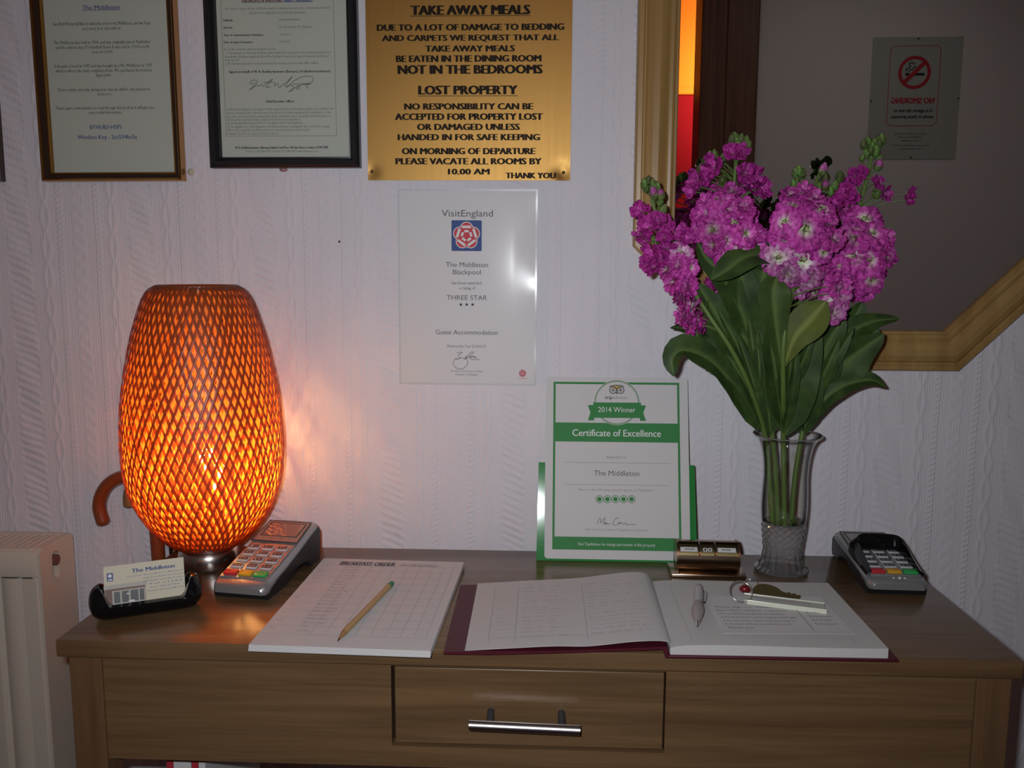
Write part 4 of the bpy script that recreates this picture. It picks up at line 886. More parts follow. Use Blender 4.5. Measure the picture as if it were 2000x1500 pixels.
# ================================================================== breakfast order pad and pencil
M = axes((-0.2301, -0.2740, Z0), (math.cos(0.0294), -math.sin(0.0294), 0), (math.sin(0.0294), math.cos(0.0294), 0))
t = thing('order_pad', 'white pad of printed breakfast order forms, left of the guest book', 'paper pad', M)
PT = 0.0065
bm = BM(); random.seed(5)
for i in range(6):
    e = random.uniform(-0.0006, 0.0006); box(bm, -0.105 + e, 0.105 + e, -PT + i * 0.00108, -PT + i * 0.00108 + 0.00105, -0.1485 - e - 0.0006 * i, 0.1485)
obj('paper_block', bm, MT['paper'], t); MS = M @ T(0, -PT, 0); OFF = T(0, -PT, 0)
bm = BM(); Zf = Zm(480, 1070, 4.5455)
lines(bm, MS, Zf, [("BREAKFAST ORDER", 822, 1325, 160, 128)], bold=0.04); obj('heading', bm, MT['greyink'], t, OFF)
bm = BM(); lines(bm, MS, Zf, [("ON THE EVENING", 1365, 1690, 170, 150)]); obj('subheading', bm, MT['paleink'], t, OFF)
bm = BM()
gx0, gx1, gz0, gz1 = -0.062, 0.094, -0.118, 0.123
hz = [0.123 - 0.241 * i / 10 for i in range(11)]
for z in hz: flat_rect(bm, -0.100, gx1, z - 0.00025, z + 0.00025)
for i, x in enumerate([-0.062, -0.044, -0.026, -0.008, 0.010, 0.028, 0.046, 0.064, 0.080, 0.094]): flat_rect(bm, x - 0.00022, x + 0.00022, gz0, gz1)
obj('printed_grid', bm, pm('faint grid ink', (0.36, 0.34, 0.36, 1), 0.8), t, OFF)
bm = BM()
items = "Cornflakes,Weetabix,Porridge,Orange juice,Grapefruit,Bacon,Sausage,Fried egg,Poached egg,Scrambled,Mushrooms,Tomatoes,Baked beans,Black pudding,Hash brown,Fried bread,White toast,Brown toast,Tea,Coffee".split(',')
for i, s in enumerate(items): letter(bm, s, -0.0605, None, 0.1125 - i * 0.01165, 0.0035, res=1)
for i, s in enumerate(("Room", "Name", "Cereal", "Juice", "Cooked", "Eggs", "Toast", "Hot", "Drink", "Time")): letter(bm, s, -0.098, None, 0.114 - i * 0.0241, 0.0030, res=1)
obj('small_lettering', bm, MT['paleink'], t, OFF)
p0 = at_z(659, 1249, PT + 0.0032); p1 = at_z(766, 1139, PT + 0.0038)
d = p1 - p0; t = thing('pencil', 'natural wood pencil with a green end lying across the order pad', 'pencil', axes((p0.x, p0.y, Z0 + PT + 0.0036), d, (0, 0, 1)))
ln = d.length; rp6 = 0.0036
def hexa(bm, x0, x1, r0, r1): tube(bm, [(x0, 0, 0), (x1, 0, 0)], [r0, r1], 6)
bm = BM(); hexa(bm, 0.020, ln - 0.013, rp6, rp6); obj('barrel', bm, MT['pencilwood'], t)
bm = BM(); tube(bm, [(0.0045, 0, -0.0018), (0.0200, 0, 0)], [0.0011, rp6 * 0.98], 12); obj('sharpened_cone', bm, pm('cut wood', (0.34, 0.18, 0.08, 1), 0.6), t, smooth=40)
bm = BM(); tube(bm, [(0.0, 0, -0.0028), (0.0045, 0, -0.0018)], [0.0003, 0.0011], 10); obj('lead_tip', bm, MT['lead'], t)
bm = BM(); tube(bm, [(ln - 0.013, 0, 0), (ln - 0.004, 0, 0), (ln - 0.001, 0, 0), (ln + 0.0015, 0, 0)], [rp6 * 1.03, rp6 * 1.03, rp6 * 0.9, rp6 * 0.35], 14); p = obj('dipped_end', bm, MT['pencilgreen'], t, smooth=50); p['label'] = 'green painted end'

# ================================================================== guest book
BK = T(0.137, -0.414, Z0) @ rotz(math.radians(0.6)); BD = 0.2035
t = thing('guest_book', 'open guest book with burgundy covers and a curling left page', 'book', BK)
bm = BM(); box(bm, -0.001, 0.2575, -0.003, BD + 0.002, 0.0, 0.003, 0.001); obj('right_cover', bm, MT['burgundy'], t, smooth=40)
bm = BM(); rows = []                             # left cover slants from the table up to the spine
sp_ = [(-0.2525, 0.0), (-0.2525, 0.003), (-0.12, 0.0068), (-0.03, 0.0118), (-0.005, 0.0138), (0.0, 0.0135), (0.001, 0.008), (0.001, 0.001), (-0.002, 0.0), (-0.0025, 0.006), (-0.006, 0.0105), (-0.03, 0.0088), (-0.12, 0.0038), (-0.20, 0.0004)]
rows = [[Vector((x, y, z)) for x, z in sp_] for y in (-0.003, BD + 0.002)]
V = quad_strip(bm, rows, closed_v=True); bm.faces.new(V[0]); bm.faces.new(V[1][::-1]); obj('left_cover', bm, MT['burgundy'], t)
RZ = 0.0148
def zr(x):
    return 0.0105 + (RZ - 0.0105) * (1 - math.exp(-max(x - 0.002, 0) / 0.012)) + 0.0006 * math.sin(x * 25)
bm = BM(); n = 40; xs = [0.0035 + 0.2425 * (i / n) ** 1.4 for i in range(n + 1)]
top_ = [(x, zr(x)) for x in xs]; outl = [(0.0035, 0.0032)] + top_ + [(0.246, 0.0032)]
rows = [[Vector((x, y, z)) for x, z in outl] for y in (0.0, BD)]
V = quad_strip(bm, rows, closed_v=True); bm.faces.new(V[0]); bm.faces.new(V[1][::-1]); obj('page_block', bm, MT['page'], t, smooth=35)
HF = [(-0.2285, 0.0042), (-0.175, 0.0080), (-0.128, 0.0112), (-0.088, 0.0120), (-0.042, 0.0178), (-0.012, 0.0198), (0.002, 0.0182), (0.0050, 0.0130)]
HB = [(-0.2285, 0.0062), (-0.155, 0.0118), (-0.092, 0.0162), (-0.050, 0.0222), (-0.022, 0.0256), (-0.002, 0.0248), (0.0065, 0.0185), (0.0100, 0.0130)]
AF = spline([(x, 0, z) for x, z in HF], 6); AB_ = spline([(x, 0, z) for x, z in HB], 6)
def page(i, v):
    p = AF[i].lerp(AB_[i], v); return Vector((p.x, BD * v, p.z))
bm = BM(); rows = [[page(i, j / 12) for i in range(len(AF))] for j in range(13)]
quad_strip(bm, rows); solid(bm, 0.0007); obj('left_page', bm, MT['page'], t, smooth=60)
def onpage(x, v, lift=0.0006):
    for i in range(len(AF) - 1):
        a, b2 = page(i, v), page(i + 1, v)
        if a.x <= x <= b2.x:
            k = (x - a.x) / (b2.x - a.x); q = a.lerp(b2, k); q.z += lift; return q
    return page(0, v)
bm = BM(); random.seed(11)
def rib(bm, fn, pts, r):
    P = [fn(*p) for p in pts]; rows = []
    for i in range(len(P)):
        tn = (P[min(i + 1, len(P) - 1)] - P[max(i - 1, 0)]); tn.z = 0; tn = tn.normalized() if tn.length > 1e-9 else Vector((1, 0, 0)); nn = Vector((-tn.y, tn.x, 0)) * r
        rows.append([P[i] + nn, P[i] - nn])
    quad_strip(bm, rows)
for x in (-0.203, -0.172, -0.088): rib(bm, onpage, [(x, 0.07 + 0.80 * k / 8) for k in range(9)], 0.0003)
for v in (0.12, 0.30, 0.46, 0.60, 0.76): rib(bm, onpage, [(-0.203 + 0.19 * k / 20, v) for k in range(21)], 0.00018)
obj('ruled_lines', bm, pm('pale rule', (0.36, 0.35, 0.36, 1), 0.8), t, fix=False)
def scrawl(bm, fn, x0, x1, v, h, r):
    x = x0
    while x < x1:
        wl = random.uniform(0.006, 0.016); pts = []; k = 0
        while k * 0.0007 < wl and x + k * 0.0007 < x1:
            pts.append((x + k * 0.0007, v + h * (0.5 * math.sin(k * 1.9 + x * 900) + 0.5 * random.uniform(-1, 1)) * (1.6 if random.random() < 0.12 else 0.8))); k += 1
        if len(pts) > 2: rib(bm, fn, pts, r)
        x += wl + random.uniform(0.002, 0.006)
bm = BM()
for v in (0.86, 0.80, 0.70, 0.64, 0.54, 0.50, 0.40, 0.34, 0.24, 0.19, 0.13):
    scrawl(bm, onpage, -0.197, -0.178, v, 0.008, 0.00022) if random.random() < 0.7 else None
    scrawl(bm, onpage, -0.166, -0.166 + random.uniform(0.04, 0.074), v, 0.010, 0.00024)
    scrawl(bm, onpage, -0.084, -0.084 + random.uniform(0.05, 0.076), v + 0.01, 0.010, 0.00024)
obj('handwriting', bm, MT['paleink'], t, fix=False)
def onright(x, v): return Vector((x, BD * v, zr(x) + 0.0003))
bm = BM()
for x in (0.030, 0.215): rib(bm, onright, [(x, 0.06 + 0.84 * k / 6) for k in range(7)], 0.0003)
for v in (0.12, 0.30, 0.46, 0.62, 0.78, 0.90): rib(bm, onright, [(0.030 + 0.185 * k / 16, v) for k in range(17)], 0.00015)
obj('ruled_lines', bm, pm('very faint rule', (0.40, 0.40, 0.40, 1), 0.8), t, fix=False)

# slip of paper, pen and keys lying on the open book
q = [at_z(1413, 1240, 0.0162), at_z(1672, 1242, 0.0162)]
d = q[1] - q[0]; M = axes((q[0].x, q[0].y, Z0 + 0.0162), d, (-d.y, d.x, 0)); PW = d.length
t = thing('printed_slip', 'printed slip of paper lying on the right page of the guest book', 'paper slip', M)
bm = BM(); nx = 12; PH = 0.118
quad_strip(bm, [[Vector((PW * i / nx, -0.0006 - 0.0014 * math.exp(-j * 1.1), PH * j / nx)) for i in range(nx + 1)] for j in range(nx + 1)])
solid(bm, 0.0005); obj('slip', bm, MT['paper'], t, smooth=60)
bm = BM()
rows_ = ("Please sign our visitors book", "Date  Name  Address  Comments", "We hope that you have enjoyed your stay with us", "and look forward to welcoming you back again", "in the near future. Please leave your keys at", "the desk and settle any account before you go", "Thank you")
for i, s in enumerate(rows_): letter(bm, s, 0.008, 0.040 if i > 5 else 0.100 - 0.006 * (i % 3), 0.078 - i * 0.0105, 0.0042, y=-0.0018 if i > 4 else -0.0014, res=1)
for i, s in enumerate(("Rooms", "Breakfast", "Evening meals", "Bar snacks", "Packed lunch")): letter(bm, s, 0.116, 0.142 - 0.004 * (i % 2), 0.074 - i * 0.0115, 0.0042, y=-0.0015, res=1)
flat(bm, [(0.1075, 0.010), (0.1082, 0.010), (0.1062, 0.088), (0.1055, 0.088)], -0.0019)
obj('lettering', bm, MT['greyink'], t)

p1 = at_z(1365, 1147, 0.0215); p0 = at_z(1361, 1234, 0.0170); d = p1 - p0
M = axes((p0.x, p0.y, Z0 + 0.0235), (d.x, d.y, 0), (0, 0, 1)); Lp = math.hypot(d.x, d.y)
t = thing('ballpoint_pen', 'pale grey ballpoint pen lying across the middle of the guest book', 'pen', M)
bm = BM(); lathe(bm, [(0.0001, 0.012), (0.0022, 0.012), (0.0045, 0.022), (0.0072, 0.040), (0.0076, 0.052), (0.0062, 0.066), (0.0056, 0.070)], 24, M=Matrix.Rotation(PI / 2, 4, 'Y')); obj('grip', bm, MT['pengrip'], t, smooth=50)
bm = BM(); lathe(bm, [(0.0055, 0.070), (0.0058, 0.085), (0.0062, Lp - 0.030), (0.0058, Lp - 0.012), (0.0045, Lp - 0.004), (0.0020, Lp), (0.0001, Lp)], 24, M=Matrix.Rotation(PI / 2, 4, 'Y')); obj('barrel', bm, MT['penwhite'], t, smooth=50)
bm = BM(); lathe(bm, [(0.0004, 0.0), (0.0009, 0.001), (0.0015, 0.005), (0.0026, 0.0125), (0.0001, 0.0128)], 20, M=Matrix.Rotation(PI / 2, 4, 'Y')); obj('tip', bm, MT['steel'], t, smooth=50)
bm = BM(); tube(bm, spline([(Lp - 0.018, -0.0056, 0.001), (Lp - 0.024, -0.0085, 0.001), (Lp - 0.042, -0.0088, 0.0005), (Lp - 0.056, -0.0072, 0.0)], 6), 0.0014, 10); obj('clip', bm, MT['steel'], t, smooth=60)

K0 = at_z(1450, 1165, 0.0185)
t = thing('room_key', 'room key on a split ring with a clear plastic fob, on the guest book', 'key', (K0.x, K0.y, Z0 + 0.0155))
def loc(px, py, z): v = at_z(px, py, z); return Vector((v.x - K0.x, v.y - K0.y, z - 0.0155))
def ring_pts(c, R_, tiltx, rz_, n=36):
    Mx = Matrix.Translation(c) @ rotz(rz_) @ Matrix.Rotation(tiltx, 4, 'X')
    return [Mx @ Vector((R_ * math.cos(2 * PI * i / n), R_ * math.sin(2 * PI * i / n), 0)) for i in range(n)]
cr = loc(1447, 1168, 0.019); cr.z = 0.0118
bm = BM(); tube(bm, ring_pts(cr, 0.0142, math.radians(48), 0.1), 0.00105, 8, close=True); obj('split_ring', bm, MT['steel'], t, smooth=60)
c2 = loc(1466, 1150, 0.019); c2.z = 0.0085
bm = BM(); tube(bm, ring_pts(c2, 0.0092, math.radians(35), -0.5), 0.0009, 8, close=True); obj('split_ring', bm, MT['steel'], t, smooth=60)
a, b2 = loc(1453, 1165, 0.024), loc(1612, 1186, 0.021); d = b2 - a; ax = axes(Vector((a.x, a.y, 0.0030)), (d.x, d.y, -0.002), (0, 0, 1)); ln = math.hypot(d.x, d.y)
bm = BM(); box(bm, 0, ln, -0.0105, 0.0105, 0, 0.0055, 0.0008); fob = obj('fob', bm, MT['acrylic'], t, ax); fob['label'] = 'clear plastic fob'
bm = BM(); box(bm, 0, ln, 0.0085, 0.0112, 0.0050, 0.0068, 0.0005); box(bm, 0.004, ln + 0.001, -0.0113, -0.0090, -0.0002, 0.0058, 0.0005); obj('painted_edge_glint', bm, MT['acrylicedge'], fob)  # pale strips, the light caught along the fob's edges put into colour
bm = BM(); box(bm, 0.012, ln - 0.02, -0.006, 0.006, 0.0056, 0.0060); obj('label_strip', bm, MT['penwhite'], fob)
bm = BM(); ball(bm, (0, 0, 0), 0.0075, 1.0, 0.8, 0.7); c = loc(1455, 1153, 0.022); c.z = 0.0085; p = obj('tag', bm, MT['redplastic'], t, Matrix.Translation(c), smooth=60); p['label'] = 'red plastic tag'
a, b2 = loc(1476, 1160, 0.022), loc(1551, 1164, 0.020); d = b2 - a; ax = axes(Vector((a.x, a.y, 0.011)), (d.x, d.y, -0.006), (0, -0.75, 0.75))
bm = BM(); prism(bm, [(0.013 + 0.0165 * math.cos(q_) * (1 if math.cos(q_) < 0 else 1.25), 0.0105 * math.sin(q_)) for q_ in [2 * PI * i / 28 for i in range(28)]], -0.001, 0.001, M=Matrix.Rotation(-PI / 2, 4, 'X'))
kb = [(0.030, -0.0035), (0.056, -0.0035), (0.058, 0.0), (0.056, 0.0015), (0.053, 0.0005), (0.050, 0.0030), (0.046, 0.0015), (0.043, 0.0035), (0.039, 0.002), (0.034, 0.0035), (0.030, 0.0035)]
prism(bm, kb, -0.0009, 0.0009, M=Matrix.Rotation(-PI / 2, 4, 'X')); obj('key_blade', bm, MT['oldbrass'], t, ax)

# ================================================================== roller calendar
t = thing('desk_calendar', 'small brass roller calendar between the green certificate and the glass vase', 'calendar', T(0.2305, -0.136, Z0) @ rotz(math.radians(-1.5)))
bm = BM(); box(bm, -0.0520, 0.0530, -0.025, 0.024, 0.0, 0.0055, 0.0012); obj('base_plate', bm, MT['calbrass'], t, smooth=40)
CR, CZ, CL = 0.0215, 0.0265, 0.0445
def arc(r, a0, a1, n): return [(r * math.cos(a0 + (a1 - a0) * i / n), CZ + r * math.sin(a0 + (a1 - a0) * i / n)) for i in range(n + 1)]
bm = BM(); A0, A1 = math.radians(150), math.radians(372)      # open window faces front and up
A1 = math.radians(112); A0 = math.radians(-232 + 360 - 360)
sh_ = arc(CR, math.radians(-195), math.radians(100), 40)       # y = -r.cos: front is 180 degrees
rows = [[Vector((x, p[0], p[1])) for p in sh_] for x in (-CL, CL)]
quad_strip(bm, rows); solid(bm, 0.0012); obj('shell', bm, MT['calbrass'], t, smooth=40)
bm = BM()
for x in (-CL, CL - 0.003):
    prism(bm, [(p[0], p[1]) for p in arc(CR + 0.0012, 0, 2 * PI, 40)[:-1]], 0, 0.003, M=Matrix(((0, 1, 0, x), (1, 0, 0, 0), (0, 0, 1, 0), (0, 0, 0, 1))))
box(bm, -CL, -CL + 0.003, -0.017, 0.017, 0.005, 0.02); box(bm, CL - 0.003, CL, -0.017, 0.017, 0.005, 0.02)
obj('end_plate', bm, MT['calbrass'], t, smooth=40)
segs = ((-0.0410, -0.0130), (-0.0105, 0.0090), (0.0115, 0.0410))
for i, (x0, x1) in enumerate(segs):
    bm = BM(); lathe(bm, [(0.0001, x0), (CR - 0.0035, x0), (CR - 0.0035, x1), (0.0001, x1)], 36, M=T(0, 0, CZ) @ Matrix.Rotation(PI / 2, 4, 'Y')); rl = obj('roller', bm, MT['oldbrass'], t, smooth=40)
    am = math.radians(138); R2 = CR - 0.0030
    def onroll(x, s_): a_ = am - s_ / R2; return Vector((x, R2 * math.cos(a_), CZ + R2 * math.sin(a_)))
    if i != 1:
        bm = BM(); quad_strip(bm, [[onroll(x, -0.0035 + 0.007 * k / 6) for k in range(7)] for x in (x0 + 0.002, x1 - 0.002)]); obj('paper_strip', bm, MT['paper'], rl)
        bm = BM(); R2 += 0.0003; letter(bm, "AUGUST" if i == 0 else "MON", x0 + 0.008, x1 - (0.005 if i == 0 else 0.010), -0.0012, 0.0026, P=onroll, bold=0.06); obj('print', bm, MT['ink'], rl)
    else:
        bm = BM(); R2 += 0.0002; letter(bm, "00", x0 + 0.003, x1 - 0.003, -0.0035, 0.0065, P=onroll, bold=0.06); obj('print', bm, MT['paper'], rl)
for x in (-0.0117, 0.0103):
    bm = BM(); lathe(bm, [(0.004, x - 0.0008), (CR - 0.001, x - 0.0008), (CR - 0.001, x + 0.0008), (0.004, x + 0.0008)], 40, M=T(0, 0, CZ) @ Matrix.Rotation(PI / 2, 4, 'Y')); obj('divider', bm, MT['steel'], t, smooth=40)

# ================================================================== green certificate
al = math.radians(16.3)
M = axes((0.1055, -0.0965, Z0), (1, 0, 0), (0, math.sin(al), math.cos(al)))
t = thing('certificate_stand', 'green and white award certificate leaning against the wall behind the table', 'certificate', M)
MS = M @ T(0, -0.0016, 0); OFF = T(0, -0.0016, 0); Zf = Zm(1030, 730, 3.948)
Q = lambda x, y: on_sheet(MS, *Zf(x, y))
g = [Q(68, 1440), Q(1312, 1452), Q(1290, 705), Q(87, 682)]
bm = BM(); prism(bm, [(g[0][0], 0.0), (g[1][0], 0.0), g[2], g[3]], -0.0006, 0.0006)
pr = [(g[0][0] + 0.004, 0.0), (g[1][0] - 0.004, 0.0)]; obj('green_backing', bm, MT['greencard'], t)
bm = BM(); sl_, sr_, sb_, st_ = Q(132, 1300)[0], Q(1256, 1300)[0], Q(600, 1432)[1], Q(700, 28)[1]; r_ = 0.005
pts = []
for (cx_, cz_, a0_) in ((sl_ + r_, sb_ + r_, PI), (sr_ - r_, sb_ + r_, 1.5 * PI), (sr_ - r_, st_ - r_, 0), (sl_ + r_, st_ - r_, PI / 2)):
    pts += [(cx_ + r_ * math.cos(a0_ + PI / 2 * i / 5), cz_ + r_ * math.sin(a0_ + PI / 2 * i / 5)) for i in range(6)]
prism(bm, pts, -0.0014, -0.0007); obj('certificate_sheet', bm, MT['paper'], t)
bm = BM()
bx0, bx1, bz0, bz1 = Q(197, 1355)[0], Q(1183, 1360)[0], Q(700, 1362)[1], Q(700, 66)[1]
bx0 = (Q(205, 62)[0] + Q(189, 1355)[0]) / 2; bx1 = (Q(1172, 70)[0] + Q(1187, 1370)[0]) / 2
lw = 0.0033
flat_rect(bm, bx0, bx0 + lw, bz0, bz1, -0.0002); flat_rect(bm, bx1 - lw, bx1, bz0, bz1, -0.0002); flat_rect(bm, bx0, bx1, bz1 - lw, bz1, -0.00025)
flat_rect(bm, bx0, bx1, Q(700, 527)[1], Q(700, 380)[1], -0.0003); flat_rect(bm, bx0, bx1, bz0, Q(700, 1262)[1], -0.0003)
obj('green_border', bm, MT['green'], t, OFF)
cB = Q(690, 222); rB = (Q(866, 222)[0] - Q(514, 222)[0]) / 2
bm = BM(); disc(bm, cB[0], cB[1], rB, -0.0004, 48); obj('badge_ground', bm, MT['paper'], t, OFF)
bm = BM(); flat_ring(bm, cB[0], cB[1], rB * 0.925, rB * 0.985, -0.0006, 56); obj('badge_ring', bm, pm('grey green print', (0.16, 0.30, 0.17, 1), 0.6), t, OFF)
bm = BM()
flat(bm, [Q(466, 242), Q(515, 240), Q(515, 360), Q(466, 360), Q(486, 300)][::-1], -0.0005); flat(bm, [Q(915, 245), Q(868, 243), Q(868, 363), Q(915, 363), Q(893, 303)], -0.0005)
flat(bm, [Q(508, 340), Q(876, 342), Q(876, 224), Q(508, 221)], -0.0008); obj('badge_banner', bm, MT['green'], t, OFF)
each('white_lettering', MT['whiteink'], t, OFF, MS, Zf, [("2014 Winner", 545, 832, 297, 258)], res=3, y=-0.0010)
each('white_lettering', MT['whiteink'], t, OFF, MS, Zf, [("Certificate of Excellence", 347, 1030, 483, 432)], res=3, y=-0.0006, bold=0.02)
each('white_lettering', MT['whiteink'], t, OFF, MS, Zf, [("Visit TripAdvisor for ratings and reviews of this property", 388, 985, 1328, 1305)], res=1, y=-0.0006)
bm = BM(); oc_ = []
for ex in (660, 718):
    c = Q(ex, 127); R_ = Q(ex + 27, 127)[0] - c[0]; flat_ring(bm, *c, R_ * 0.88, R_ * 1.08, -0.0008, 30); flat_ring(bm, *c, R_ * 0.50, R_ * 0.60, -0.0008, 24); disc(bm, *c, R_ * 0.26, -0.0008, 18); oc_.append((c, R_))
flat(bm, [Q(680, 145), Q(698, 145), Q(689, 160)], -0.0008)
stroke(bm, [Q(632, 100), Q(660, 92), Q(690, 90), Q(720, 92), Q(746, 100)], 0.0006, -0.0008)
obj('emblem_outline', bm, MT['ink'], t, OFF)
bm = BM(); flat(bm, [Q(642, 103), Q(690, 122), Q(736, 103), Q(690, 92)], -0.0006); obj('emblem_brow', bm, MT['ochre'], t, OFF)
bm = BM(); lines(bm, MS, Zf, [("trip", 597, 657, 195, 170)], y=-0.0008, bold=0.05); obj('dark_lettering', bm, MT['greyink'], t, OFF)
each('dark_lettering', MT['greyink'], t, OFF, MS, Zf, [("The Middleton", 513, 862, 787, 747)], res=3)
bm = BM(); lines(bm, MS, Zf, [("advisor", 660, 772, 195, 170)], y=-0.0008); lines(bm, MS, Zf, [("Awarded to", 610, 765, 655, 630), ("Based on the following rating by guests on TripAdvisor", 398, 980, 905, 886), ("Marc Charron, President of TripAdvisor for Business", 448, 922, 1212, 1194)], res=1)
for yy in (682, 852):
    a = Q(282, yy); b2 = Q(1100, yy); flat_rect(bm, a[0], b2[0], a[1] - 0.00025, a[1] + 0.00025)
obj('grey_lettering', bm, MT['paleink'], t, OFF)
bm = BM()
for k in range(5):
    c = Q(555 + 62 * k, 967); R_ = Q(555 + 62 * k + 30, 967)[0] - c[0]; flat_ring(bm, *c, R_ * 0.84, R_, -0.0005, 30); disc(bm, *c, R_ * 0.58, -0.0005, 24)
obj('rating_dots', bm, MT['green'], t, OFF)
bm = BM()
for st in ([(535, 1160), (550, 1125), (565, 1115), (562, 1150), (590, 1118), (600, 1112), (585, 1158), (605, 1145), (598, 1160), (615, 1148), (612, 1160), (640, 1155)], [(705, 1120), (690, 1112), (668, 1135), (660, 1160), (680, 1165), (715, 1145), (705, 1160), (730, 1145), (735, 1162), (760, 1150), (765, 1165), (800, 1160), (835, 1165)]):
    stroke(bm, [Q(*p) for p in st], 0.00035)
obj('signature', bm, MT['greyink'], t, OFF)

# ================================================================== glass vase
VX, VY = 0.3432, -0.117
t = thing('glass_vase', 'clear cut glass vase of water holding the flowers', 'vase', (VX, VY, Z0))
random.seed(21)
def cut(a, r, z):
    if z < 0.034: return 1 + 0.05 * abs(math.cos(8 * a)) - 0.03 if z > 0.0075 else 1 + 0.012 * math.cos(16 * a)
    k = min(1, max(0, (0.078 - z) / 0.01)); return 1 + k * 0.035 * (abs(math.sin(8 * a + z * 330)) + abs(math.sin(8 * a - z * 330)) - 1)
foot = [(0.0001, 0.0), (0.036, 0.0), (0.0385, 0.0015), (0.0380, 0.0035), (0.0325, 0.008), (0.0285, 0.018), (0.0268, 0.030), (0.0272, 0.036)] + [(0.0272 + 0.0038 * (k / 12), 0.036 + 0.037 * k / 12) for k in range(1, 13)] + [(0.0311, 0.0745), (0.0001, 0.0665)]
bm = BM(); lathe(bm, foot, 96, wob=cut); obj('cut_base', bm, MT['cutglass'], t)
ou = [(0.0312, 0.0742), (0.0322, 0.085), (0.0327, 0.099), (0.0321, 0.120), (0.0312, 0.139), (0.0320, 0.158), (0.0338, 0.172), (0.0372, 0.186), (0.0425, 0.1955), (0.0468, 0.199), (0.0478, 0.2005), (0.0470, 0.2020), (0.0450, 0.2012)]
inn = [(0.0400, 0.1965), (0.0350, 0.187), (0.0316, 0.173), (0.0298, 0.158), (0.0290, 0.139), (0.0298, 0.120), (0.0303, 0.099), (0.0298, 0.085), (0.0285, 0.0765), (0.020, 0.069), (0.0001, 0.0668)]
bm = BM(); lathe(bm, [(p.x, p.z) for p in spline([(r, 0, z) for r, z in ou], 3)] + [(p.x, p.z) for p in spline([(r, 0, z) for r, z in inn], 3)], 72); obj('vase_body', bm, MT['vaseglass'], t, smooth=60)
bm = BM(); tube(bm, [(0.0472 * math.cos(2 * PI * i / 60), 0.0472 * math.sin(2 * PI * i / 60), 0.2007) for i in range(60)], 0.0011, 8, close=True); obj('rim', bm, MT['cutglass'], t, smooth=60)
bm = BM(); lathe(bm, [(0.0001, 0.0675), (0.019, 0.0695), (0.0278, 0.0772), (0.0294, 0.086), (0.0298, 0.099), (0.0294, 0.120), (0.0286, 0.139), (0.0292, 0.156), (0.0306, 0.170), (0.0001, 0.170)], 48); obj('water', bm, MT['water'], t, smooth=50)

# ================================================================== flowers
random.seed(7)
def petal_into(bm, lay, phi, Ln, Wd, rise, curl, ph, r0=0.05, nu=5, nv=6, reach0=0.0):
    rows = []; R = Matrix.Rotation(phi, 3, 'Z')
    for i in range(nu + 1):
        u = i / nu; wv = Wd * (u ** 0.65) * math.sqrt(max(0.0, 1 - (max(0.0, u - 0.62) / 0.38) ** 2 * 0.72))
        row = []
        for j in range(nv + 1):
            v = 2 * j / nv - 1; rr = r0 + Ln * u * (1 - 0.10 * (abs(v) ** 2) * u - 0.07 * u * (1 - min(1, abs(v) * 3)))
            z = Ln * (rise * u - curl * u * u) + 0.11 * Ln * u * u * math.sin(4.2 * v + ph) + 0.05 * Ln * u * math.sin(9 * v + 2 * ph) - 0.10 * Wd * v * v
            vt = bm.verts.new(R @ Vector((rr, wv * v, z))); vt[lay] = max(0.0, min(1.0, reach0 + math.hypot(rr, wv * v) * 0.95)); row.append(vt)
        rows.append(row)
    for i in range(nu):
        for j in range(nv): bm.faces.new((rows[i][j], rows[i][j + 1], rows[i + 1][j + 1], rows[i + 1][j]))
def blossom_mesh(kind):
    bm = BM(); lay = bm.verts.layers.float.new('reach')
    if kind == 'open': layers = [(5, 0.97, 0.60, 0.08, 0.20, 0.0), (4, 0.74, 0.52, 0.36, 0.30, 0.0)]
    elif kind == 'double': layers = [(5, 0.97, 0.56, 0.02, 0.24, 0.0), (5, 0.80, 0.50, 0.45, 0.32, 0.04), (4, 0.56, 0.38, 0.95, 0.3, 0.1)]
    elif kind == 'frill': layers = [(6, 0.95, 0.46, 0.15, 0.30, 0.05), (6, 0.85, 0.42, 0.60, 0.35, 0.1), (5, 0.70, 0.34, 1.00, 0.4, 0.15), (4, 0.5, 0.28, 1.6, 0.3, 0.2)]
    else: layers = [(4, 0.95, 0.46, 1.15, 0.55, 0.35), (4, 0.85, 0.42, 1.55, 0.6, 0.35), (3, 0.7, 0.34, 2.0, 0.6, 0.4)]          # half open
    for li, (n, Ln, Wd, rise, curl, r0_) in enumerate(layers):
        o = random.uniform(0, 2 * PI)
        for k in range(n): petal_into(bm, lay, o + 2 * PI * (k + random.uniform(-0.16, 0.16)) / n, Ln * random.uniform(0.9, 1.06), Wd * random.uniform(0.9, 1.1), rise * random.uniform(0.85, 1.15), curl, random.uniform(0, 6), reach0=r0_)
    if kind in ('open', 'double'):                # yellow-green eye
        for k in range(9):
            a = k * 2.4; r = 0.022 * math.sqrt(k); c0 = len(bm.verts)
            rr = bmesh.ops.create_icosphere(bm, subdivisions=1, radius=0.05)
            for v in rr['verts']: v.co = v.co + Vector((r * 2.2 * math.cos(a), r * 2.2 * math.sin(a), 0.16)); v[lay] = 0.02 + 0.12 * (k % 3 == 0)
    me = bpy.data.meshes.new('blossom'); 
    for f in bm.faces: f.smooth = True
    bm.to_mesh(me); bm.free(); return me
BL = {k: [blossom_mesh(k) for _ in range(3)] for k in ('open', 'double', 'frill', 'half')}
def with_mat(lst, mat):
    out = []
    for me in lst:
        c = me.copy(); c.materials.clear(); c.materials.append(mat); out.append(c)
    return out
BLOSS = {(k, p): with_mat(v, MT[p]) for k, v in BL.items() for p in ('petal', 'petal_pale')}
